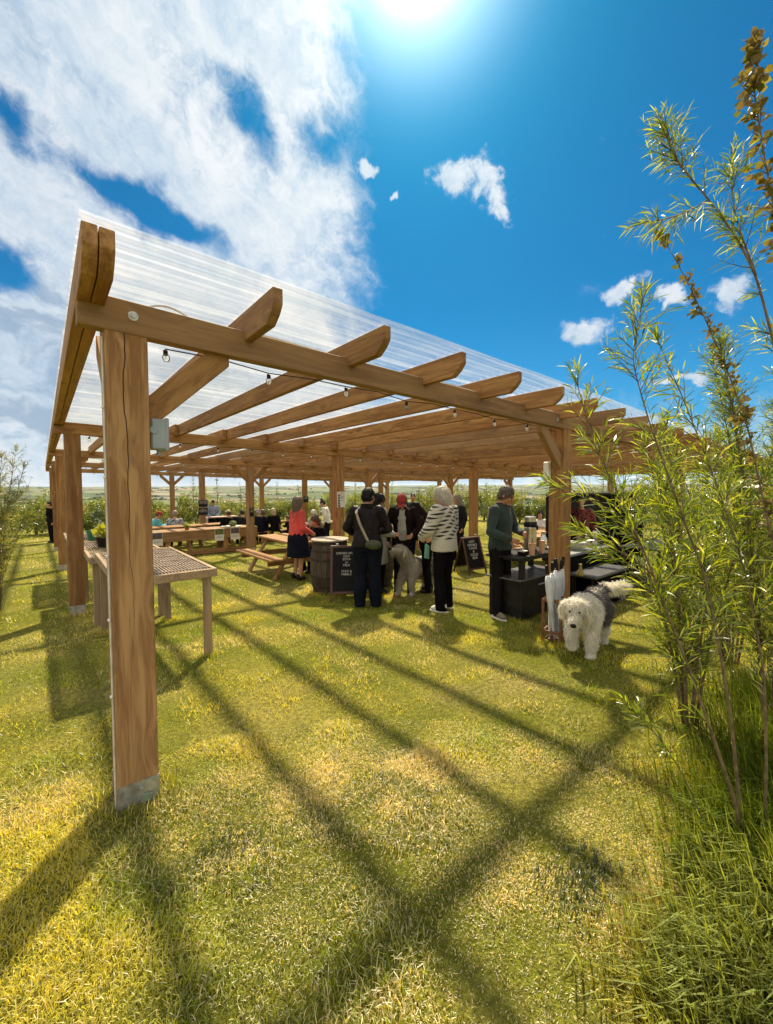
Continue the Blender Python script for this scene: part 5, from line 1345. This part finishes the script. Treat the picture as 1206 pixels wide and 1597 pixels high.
# ------------------------------------------------------------------ shrubs, hedge, tall grass
bark = plain('willow_bark', (.16, .11, .055), .7, 0, .3, 30, .3); barkd = plain('dark_twig_bark', (.075, .05, .03), .7, 0, .3, 30, .3)
def resample(pts, step):
    pts = [Vector(p) for p in pts]; out_ = [pts[0]]; 
    for a, b in zip(pts[:-1], pts[1:]):
        n = max(1, int((b-a).length/step))
        for i in range(1, n+1): out_.append(a.lerp(b, i/n))
    # soften the corners
    for _ in range(2):
        out_ = [out_[0]]+[(out_[i-1]+out_[i]*2+out_[i+1])/4 for i in range(1, len(out_)-1)]+[out_[-1]]
    return out_
def stemmesh(pts, r0, r1, n=7):
    m = len(pts); return MB().tube(pts, [r0+(r1-r0)*i/(m-1) for i in range(m)], n)
class Crown:
    """twigs and leaves that belong to one shrub"""
    def __init__(s): s.tw = MB(); s.P = []; s.D = []; s.L = []; s.W = []; s.C = []
    def twig(s, p, d, ln, leaf, lw, nleaf, colr, spread=.6, rad=.0022, curve=.25, tipbias=0.0, twigs=True):
        d = Vector(d).normalized(); pts = []; q = Vector(p); dd = d.copy(); n = 6
        bend = Vector((random.uniform(-1, 1), random.uniform(-1, 1), random.uniform(-.5, .8)))*curve*1.8/n
        for i in range(n+1):
            pts.append(q.copy()); q = q+dd*ln/n; dd = (dd+bend).normalized()
        if twigs: s.tw.tube(pts, [rad*(1-.75*i/n) for i in range(n+1)], 4, caps=False)
        for k in range(nleaf):
            f = tipbias+(1-tipbias)*(k+.5)/nleaf; f = min(max(f+random.uniform(-.04, .04), 0), 1); i = min(int(f*n), n-1); u = f*n-i
            b = pts[i].lerp(pts[i+1], u); ax = (pts[i+1]-pts[i]).normalized()
            a = k*2.4+random.uniform(-.5, .5); o = ax.orthogonal().normalized(); o = Matrix.Rotation(a, 3, ax) @ o
            sp = spread*random.uniform(.6, 1.3)
            s.P.append(b); s.D.append(ax*math.cos(sp)+o*math.sin(sp)); g_ = random.uniform(.6, 1.15)*(1-.35*f)
            s.L.append(leaf*g_); s.W.append(lw*g_*random.uniform(.8, 1.2)); s.C.append(colr(b, f))
    def build(s, root, droop=.22, leafmat_=None, twm=None, name='foliage'):
        if s.tw.v: s.tw.build('twigs', twm or barkd, root)
        me = leafmesh(name, np.array([tuple(p) for p in s.P]), np.array([tuple(p) for p in s.D]), np.array(s.L), np.array(s.W), np.array(s.C), droop)
        return link(name, me, leafmat_ or leaf_m, root)
def wcol(b, f):
    u = random.random()
    c = np.array((.11, .17, .02)) if u < .5 else (np.array((.30, .35, .025)) if u < .88 else np.array((.38, .38, .14)))
    return c*random.uniform(.8, 1.2)
def willow(label, stems, seed, foliage_from=.25, dens=60, leaf=.085, lw=.0085, tl=(.16, .42), colr=wcol, group=None, lean=None, name='willow_shrub', cat='shrub', nl=11, spread=.55, lm=None):
    """stems: list of (points, r0, r1, density factor, start fraction)"""
    random.seed(seed); b0 = Vector(stems[0][0][0]); r = empty(name, b0, 0, label, cat, group); C = Crown()
    for pts, r0, r1, df, ff in stems:
        ps = [p-b0 for p in resample(pts, .05)]; stemmesh(ps, r0, r1).build('stem', bark, r, smooth=True)
        m = len(ps)
        Ltot = sum((ps[i+1]-ps[i]).length for i in range(m-1)); nt = int(dens*df*Ltot)
        for k in range(nt):
            f = ff+(1-ff)*random.random()**.9; i = min(int(f*(m-1)), m-2); p = ps[i].lerp(ps[i+1], random.random()); ax = (ps[i+1]-ps[i]).normalized()
            o = Matrix.Rotation(random.uniform(0, 6.283), 3, ax) @ ax.orthogonal().normalized(); sp = random.uniform(.5, 1.1)
            d = ax*math.cos(sp)+o*math.sin(sp)+Vector((0, 0, .18))
            C.twig(p, d, random.uniform(*tl)*(1-.45*f), leaf, lw, nl, colr, spread)
        for k in range(3): C.twig(ps[-1], (ps[-1]-ps[-3]).normalized()+Vector((random.uniform(-.2, .2), random.uniform(-.2, .2), .1)), .12, leaf, lw, 12, colr, spread)
    C.build(r, leafmat_=lm); return r
sap_m = leafmat('sapling_leaves', trans=.38, gloss=.05, rough=.4, tcol=(1.1, 1.0, .6))
# near willow on the right: leaning stems
willow('tall leaning willow nearest the camera on the right, slender leaves', [
    ([W(1178, 1490, 1.82), W(1150, 1260, 1.85), W(1092, 1090, 1.88), (W(1062, 1010, 1.9)), W(1019, 897, 1.92), W(994, 834, 1.95), W(963, 768, 1.98), W(925, 690, 2.0), W(902, 605, 2.05)], .0095, .0022, .62, .40),
    ([W(1180, 1500, 1.84), W(1152, 1240, 1.9), W(1142, 1130, 1.92), W(1122, 1010, 1.95), W(1100, 900, 2.0), W(1062, 800, 2.0), W(1010, 650, 2.05), W(985, 560, 2.1), W(1000, 480, 2.1)], .009, .0018, .62, .40),
    ([W(1184, 1500, 1.85), W(1190, 1350, 1.9), W(1196, 1200, 1.95), W(1192, 1050, 2.0), W(1165, 900, 2.0), W(1120, 760, 2.1), W(1065, 620, 2.15), W(1030, 540, 2.2)], .008, .0018, .68, .36),
    ([W(1019, 897, 1.92), W(985, 868, 1.95), W(955, 852, 1.98), W(928, 842, 2.0)], .004, .0012, .8, .1),
    ([W(994, 834, 1.95), W(958, 800, 1.95), W(915, 775, 1.98), W(880, 765, 2.0)], .004, .0012, .9, .1),
    ([W(1040, 950, 1.9), W(1000, 900, 1.95), W(965, 880, 2.0)], .0035, .0012, .8, .2)],
    3, dens=27, leaf=.125, lw=.0092, tl=(.14, .40), nl=10, spread=.6)
willow('small pale side shoot low on the near willow, over the lawn', [([W(1160, 1330, 1.84), W(1100, 1290, 1.86), W(1070, 1215, 1.9), W(1030, 1150, 1.95), W(995, 1118, 2.0)], .004, .0015, .45, .62)], 5, dens=55, leaf=.085, lw=.009, tl=(.08, .16))
willow('willow with a dark bare stem reaching highest into the blue sky', [
    ([W(1290, 1250, 1.75), W(1262, 1000, 1.8), W(1240, 700, 1.85), W(1208, 540, 1.9), W(1180, 430, 1.9), W(1152, 375, 1.9), W(1105, 310, 1.95), W(1062, 262, 2.0), W(1040, 215, 2.0)], .0105, .003, .45, .45),
    ([W(1180, 430, 1.9), W(1150, 350, 1.9), W(1140, 300, 1.9), W(1142, 265, 1.9)], .004, .002, 1.5, .2),
    ([W(1062, 262, 2.0), W(1045, 235, 2.0), W(1040, 205, 2.0)], .003, .002, 4.0, .0),
    ([W(1105, 310, 1.95), W(1070, 335, 1.95), W(1020, 345, 1.95)], .003, .0015, 1.6, .1)],
    9, dens=30, leaf=.095, lw=.0070, tl=(.10, .22), spread=.7)
def bcol(b, f):
    u = random.random(); return np.array((.20, .15, .06)) if u < .55 else (np.array((.27, .23, .05)) if u < .8 else np.array((.13, .15, .04)))
willow('broad leaved sapling with rusty yellow leaves at the top right', [
    ([W(1330, 1100, 1.9), W(1290, 700, 2.0), W(1250, 450, 2.0), W(1206, 320, 2.0), W(1188, 220, 2.0), W(1176, 140, 2.0), W(1172, 100, 2.0)], .011, .0025, .55, .42)],
    12, dens=62, leaf=.062, lw=.046, tl=(.08, .26), colr=bcol, nl=5, spread=1.0, lm=sap_m, name='sapling', cat='sapling')
willow('thin broad leaved sapling with sparse yellow leaves in front of the clouds', [
    ([W(1235, 980, 2.05), W(1195, 800, 2.1), W(1165, 660, 2.2), W(1128, 560, 2.3), W(1092, 480, 2.35), W(1062, 420, 2.4), W(1042, 385, 2.4)], .006, .0018, .8, .15)],
    14, dens=34, leaf=.052, lw=.034, tl=(.05, .12), colr=bcol, nl=5, spread=.9, lm=sap_m, name='sapling', cat='sapling')
# the thicket a little further along on the right
def fill(label, base, n, box, seed, leaf=.085, lw=.009, colr=wcol, nst=7, group=None, h=(1.5, 2.4), dens=30, spread_=.5):
    random.seed(seed); stems = []
    for k in range(nst):
        a = random.uniform(0, 6.283); hh_ = random.uniform(*h); q = Vector((math.cos(a), math.sin(a), 0))*random.uniform(.15, spread_)
        b = Vector(base); stems.append(([b+q*.1, b+q*.35+Vector((0, 0, hh_*.35)), b+q*.8+Vector((0, 0, hh_*.7)), b+q*1.3+Vector((0, 0, hh_))], .010, .002, 1.0, .18))
    return willow(label, stems, seed, dens=dens, leaf=leaf, lw=lw, group=group, colr=colr)
def at_ground(px, d):
    q = W(px, 760, d); return Vector((q.x, q.y, gz(q.x, q.y)-.02))
fill('bushy willow behind the near one, hiding the end of the stall table', at_ground(1085, 2.9), 0, None, 21, h=(1.6, 2.2), dens=24, nst=11, spread_=.45, leaf=.12, lw=.0105)
fill('bushy willow at the right edge beside the saplings', at_ground(1215, 2.7), 0, None, 22, h=(2.0, 2.7), dens=34, nst=11, spread_=.45, leaf=.09, lw=.0085)
fill('low bushy willow further along the right side', at_ground(1150, 3.9), 0, None, 23, h=(1.6, 2.5), dens=34, nst=12, spread_=.7, leaf=.105, lw=.0105)
fill('willow clump beyond the right hand end of the pergola front', at_ground(1230, 4.6), 0, None, 24, h=(1.8, 2.9), dens=32, nst=12, spread_=.8, leaf=.125, lw=.013)
fill('pale willow at the left edge beyond the posts', at_ground(-12, 6.2), 0, None, 25, h=(1.5, 2.45), dens=30, nst=12, spread_=.42, leaf=.10, lw=.010, colr=lambda b, f: np.array((.30, .31, .12))*random.uniform(.6, 1.2))
fill('pale willow further along the left edge', at_ground(-2, 9.5), 0, None, 26, h=(1.2, 1.9), dens=26, nst=12, spread_=.6, leaf=.13, lw=.014, colr=lambda b, f: np.array((.22, .26, .08))*random.uniform(.6, 1.2))

# hedge shrubs: a few kinds, many copies
def shrub_proto(seed, h, rx, n, pal, leaf, whip=False):
    random.seed(seed); r = empty('hedge_shrub', (0, 0, 0)); C = Crown(); sm = MB()
    for k in range(5 if not whip else 9):
        a = random.uniform(0, 6.283); q = Vector((math.cos(a), math.sin(a), 0))*rx*random.uniform(.2, .8)
        sm.tube([q*.15, q*.5+Vector((0, 0, h*.4)), q+Vector((0, 0, h*random.uniform(.75, 1.05)))], [.02, .013, .004], 5)
    sm.build('trunk', barkd, r)
    cl = [(Vector((random.uniform(-1, 1)*rx, random.uniform(-1, 1)*rx*.8, h*random.uniform(.15, .9))), random.uniform(.18, .36), random.choice(pal)) for _ in range(16)]
    for k in range(n):
        c, rr, colr_ = random.choice(cl)
        if whip:
            a = random.uniform(0, 6.283); q = Vector((math.cos(a), math.sin(a), 0))*rx*random.random()
            p = q+Vector((0, 0, random.uniform(.05, 1.0)**.8*h)); d = Vector((random.uniform(-.3, .3), random.uniform(-.3, .3), 1))
        else:
            o = Vector((random.gauss(0, 1), random.gauss(0, 1), random.gauss(0, .8))).normalized()*rr*random.random()**.4
            p = c+o; p.z = max(p.z, .03); d = o.normalized()+Vector((0, 0, .4))
        colr2 = random.choice(pal)
        C.twig(p, d, random.uniform(.08, .2), leaf, leaf*(.16 if whip else .5), 5, lambda b, f, cc=colr_, c2=colr2: (np.array(cc)*.7+np.array(c2)*.3)*random.uniform(.7, 1.25), .8, twigs=False)
    C.build(r, .2); return r
PAL1 = [(.26, .29, .035), (.14, .19, .03), (.36, .34, .06), (.07, .11, .02)]; PAL2 = [(.20, .25, .05), (.30, .31, .08), (.11, .16, .03)]
protos = [shrub_proto(31, 1.75, .68, 1000, PAL1, .11), shrub_proto(32, 1.5, .72, 900, PAL1, .10), shrub_proto(33, 2.0, .62, 900, PAL2, .10),
          shrub_proto(34, 1.7, .62, 900, PAL2, .15, True), shrub_proto(35, 1.5, .62, 850, [(.30, .33, .05), (.18, .24, .04)], .10, True)]
used = [0]*5
def put(k, x, y, sc, label, group, zs=1.0):
    o = protos[k] if not used[k] else copy_tree(protos[k]); used[k] += 1
    o.location = (x, y, gz(x, y)); o.rotation_euler = (0, 0, random.uniform(0, 6.283)); o.scale = (sc, sc, sc*zs); return tag(o, label, 'shrub', group)
random.seed(40)
for i in range(31):
    x = -8.5+i*1.03; put(random.choice([0, 1, 1, 2]) if x < 16 else random.choice([3, 4, 0]), x, 26.3+random.uniform(-.5, .5), random.uniform(.85, 1.15), 'leafy shrub in the yellow green hedge along the back of the field', 'hedge shrubs behind the pergola')
for i in range(27):
    y = 25.5-i*1.12; put(random.choice([3, 4, 4, 2, 0]), 22.8+random.uniform(-.5, .5), y, random.uniform(.9, 1.2), 'whippy green shrub in the hedge along the right side of the field', 'hedge shrubs along the right side')
for i, (x, y, sc) in enumerate([(-1.6, 24.0, .8), (1.2, 24.9, .75), (.5, 25.4, 1.05)]):
    put([2, 0, 2][i], x, y, sc, ['low pale bush at the left end of the lawn', 'small bush beside the last left hand post', 'taller bush just behind the last left hand post'][i], None)
def tree_proto(seed, h, n, leaf, pal):
    random.seed(seed); r = empty('sapling', (0, 0, 0)); C = Crown(); sm = MB(); cr = Vector((random.uniform(-.15, .15), random.uniform(-.15, .15), h))
    ps = resample([Vector((0, 0, 0)), cr*.5+Vector((.05, 0, 0)), cr], .2); m = len(ps)
    sm.tube(ps, [.022*(1-.85*i/(m-1)) for i in range(m)], 6); sm.build('trunk', barkd, r)
    for k in range(n):
        f = random.uniform(.25, 1); p = ps[min(int(f*(m-1)), m-1)]; a = random.uniform(0, 6.283)
        C.twig(p, (math.cos(a)*.7, math.sin(a)*.7, .9), random.uniform(.2, .5)*(1.2-f*.6), leaf, leaf*.5, 7, lambda b, f_: np.array(random.choice(pal))*random.uniform(.7, 1.2), .8, rad=.005)
    C.build(r, .2); return r
tps = [tree_proto(51, 2.9, 34, .085, PAL1), tree_proto(52, 2.5, 26, .085, PAL2), tree_proto(53, 3.2, 40, .075, PAL1)]
tu = [0]*3; random.seed(60)
sp_ = [(3.0, 25.2), (4.6, 25.0), (6.7, 25.1), (8.0, 25.4), (9.4, 25.0), (11.8, 25.3), (13.1, 25.0), (14.6, 25.5), (16.2, 25.2), (17.7, 25.0), (19.3, 25.3), (20.8, 24.6), (21.6, 22.4), (21.9, 20.4), (21.7, 18.6), (22, 16.5), (21.6, 13.9), (21.9, 11.0), (21.7, 9.2), (22, 7.4)]
for i, (x, y) in enumerate(sp_):
    k = i % 3; o = tps[k] if not tu[k] else copy_tree(tps[k]); tu[k] += 1
    s_ = random.uniform(.8, 1.12); o.location = (x, y, gz(x, y)); o.rotation_euler = (0, 0, random.uniform(0, 6)); o.scale = (s_,)*3
    tag(o, 'slender young tree standing up out of the hedge', 'sapling', 'young trees in the hedge')

# tall rough grass under the right hand willows
TG = []
def clump(px, py, n, hgt, rad_, lean_az, colr):
    x, y = PX(px, py); X = x+rng.normal(0, rad_, n); Y = y+rng.normal(0, rad_, n)
    az = lean_az+rng.normal(0, .30, n)
    TG.append(blades(X, Y, hgt*rng.uniform(.35, 1.0, n), rng.uniform(.004, .0085, n), rng.uniform(.15, .75, n), az, True, np.array(colr), .45, 1.1))
la = math.atan2(.67, -.74)            # towards the left of the picture
for (px, py, n, hgt, rd) in [(1190, 1560, 1500, .42, .16), (1135, 1590, 1100, .34, .12), (1215, 1450, 1400, .45, .16), (1170, 1400, 1000, .36, .12), (1190, 1330, 1500, .40, .16), (1225, 1250, 1500, .42, .2), (1150, 1290, 700, .26, .12),
                              (1230, 1180, 1300, .45, .25), (1120, 1500, 500, .20, .10), (1215, 1110, 1200, .45, .3)]:
    clump(px, py, int(n*.9), hgt*.86, rd, la+.35, (.12, .17, .025) if py < 1420 else (.24, .28, .075))
for (px, py, n, hgt, rd) in [(1120, 1350, 500, .15, .12), (1060, 1480, 500, .13, .12), (1090, 1220, 500, .14, .16), (1040, 1580, 500, .14, .1)]:
    clump(px, py, n, hgt, rd, la, (.34, .32, .05))
tg = link('rough_grass', joinmesh('rough_grass', TG), leafmat('rough_grass_blades', trans=.45, gloss=.015, rough=.5, tcol=(1.25, 1.1, .3))); tag(tg, 'long rough grass arching at the foot of the right hand willows', 'grass', kind='stuff')
# darker mown-in weeds near the first post
TG = []
for (px, py, n) in [(340, 1330, 260), (300, 1360, 160), (380, 1310, 140), (905, 1395, 260), (940, 1370, 180)]:
    clump(px, py, n, .055, .07, 0, (.10, .13, .05))
wd = link('weeds', joinmesh('weeds', TG), gbm); tag(wd, 'small dark green weeds flattened into the lawn near the first post', 'weeds', kind='stuff')

# ------------------------------------------------------------------ far country: hedgerow trees, pylon
def far_z(x, y): return float(terrain(x, y))
pal = [(.045, .07, .02), (.06, .085, .025), (.035, .05, .02), (.09, .10, .035)]
fp = []
def fartree(seed, w_, h_):
    random.seed(seed); mb = MB()
    for k in range(7):
        mb.ell((random.uniform(-.5, .5)*w_, random.uniform(-.3, .3)*w_, h_*random.uniform(.35, .75)), (w_*random.uniform(.25, .42),)*2+(h_*random.uniform(.2, .34),), 8)
    mb.cap((0, 0, 0), (0, 0, h_*.5), .4, .3, 5)
    me = remesh(mb, h_*.06, 'crown', plain('far_foliage', (.055, .075, .025), .95, 0, .4, .5, 1.0, bdist=.5), 0, h_*.06, .25); return me
fm_ = [fartree(71, 8, 7), fartree(72, 12, 9), fartree(73, 6, 6)]
random.seed(80); nfar = 0
lines = []
V_, F_ = [], []
base = []
for me in fm_:
    co = np.empty(len(me.vertices)*3, np.float32); me.vertices.foreach_get('co', co)
    base.append((co.reshape(-1, 3), [tuple(p.vertices) for p in me.polygons]))
def scatter(n, rmin, rmax, a0, a1):
    global nfar
    for i in range(n):
        # short runs of trees along field edges
        a = R(random.uniform(a0, a1)); r = rmin*(rmax/rmin)**random.random(); x, y = 9+r*math.sin(a), 8+r*math.cos(a)
        th_ = random.choice([R(60), R(150), R(60), R(100)])+random.uniform(-.15, .15); L_ = random.randint(4, 16)
        for k in range(L_):
            yield x+math.cos(th_)*k*9+random.uniform(-3, 3), y+math.sin(th_)*k*9+random.uniform(-3, 3)
random.seed(81)
pts_ = list(scatter(300, 300, 3600, -12, 100))
VV, FF, off_ = [], [], 0
for (x, y) in pts_:
    c, fcs = base[random.randrange(3)]; s_ = random.uniform(.5, 1.1); an = random.uniform(0, 6.28); ca, sa = math.cos(an), math.sin(an)
    q = c*s_; q = np.stack([q[:, 0]*ca-q[:, 1]*sa+x, q[:, 0]*sa+q[:, 1]*ca+y, q[:, 2]+far_z(x, y)-.3], -1)
    VV.append(q); FF += [tuple(i+off_ for i in f) for f in fcs]; off_ += len(q)
me = bpy.data.meshes.new('far_trees'); me.from_pydata(np.concatenate(VV).tolist(), [], FF); me.materials.append(MATS['far_foliage'])
me.polygons.foreach_set('use_smooth', [True]*len(me.polygons))
tag(link('far_trees', me), 'distant hedgerows and woods on the hills to the horizon', 'woodland', kind='stuff')
# pylon
pa = ray(43, 750); k = 1500/math.hypot(pa.x, pa.y); x, y = pa.x*k, pa.y*k
r = empty('electricity_pylon', (x, y, far_z(x, y)), R(20), 'lattice electricity pylon far off on the left skyline', 'pylon')
H_ = 1.7-far_z(x, y)+30
pm_ = plain('pylon_steel', (.22, .24, .25), .6, .2)
q = MB()
for a in (-1, 1):
    for b in (-1, 1): q.bar((a*5, b*5, 0), (a*1.4, b*1.4, H_*.62), .7, .7)
    q.bar((a*1.4, 0, H_*.62), (a*7.5, 0, H_*.86), .6, .6); q.bar((a*7.5, 0, H_*.86), (a*9.0, 0, H_), .6, .6); q.bar((a*9, 0, H_), (a*14.5, 0, H_*.93), .5, .5)
for k_ in range(6):
    z0, z1 = H_*.62*k_/6, H_*.62*(k_+1)/6; w0, w1 = 5-3.6*k_/6, 5-3.6*(k_+1)/6; q.bar((-w0, 0, z0), (w1, 0, z1), .4, .4); q.bar((w0, 0, z0), (-w1, 0, z1), .4, .4)
q.build('lattice_tower', pm_, r)
q = MB(); q.bar((-14.5, 0, H_*.93), (14.5, 0, H_*.93), .6, .6); q.bar((-9, 0, H_), (9, 0, H_), .4, .4); q.build('crossarm', pm_, r)

# ------------------------------------------------------------------ haze
hm = bpy.data.materials.new('haze'); hm.use_nodes = True; t = NT(hm.node_tree)
o = t.new('ShaderNodeOutputMaterial'); pv = t.new('ShaderNodeVolumePrincipled')
pv.inputs['Color'].default_value = (.80, .88, .97, 1); pv.inputs['Density'].default_value = .00006; pv.inputs['Anisotropy'].default_value = .3
t.l.new(pv.outputs[0], o.inputs['Volume'])
hb = MB().box((9, 8, -18), (15600, 15600, 130)).build('haze', hm); tag(hb, 'thin pale haze over the whole landscape', 'haze', kind='stuff')
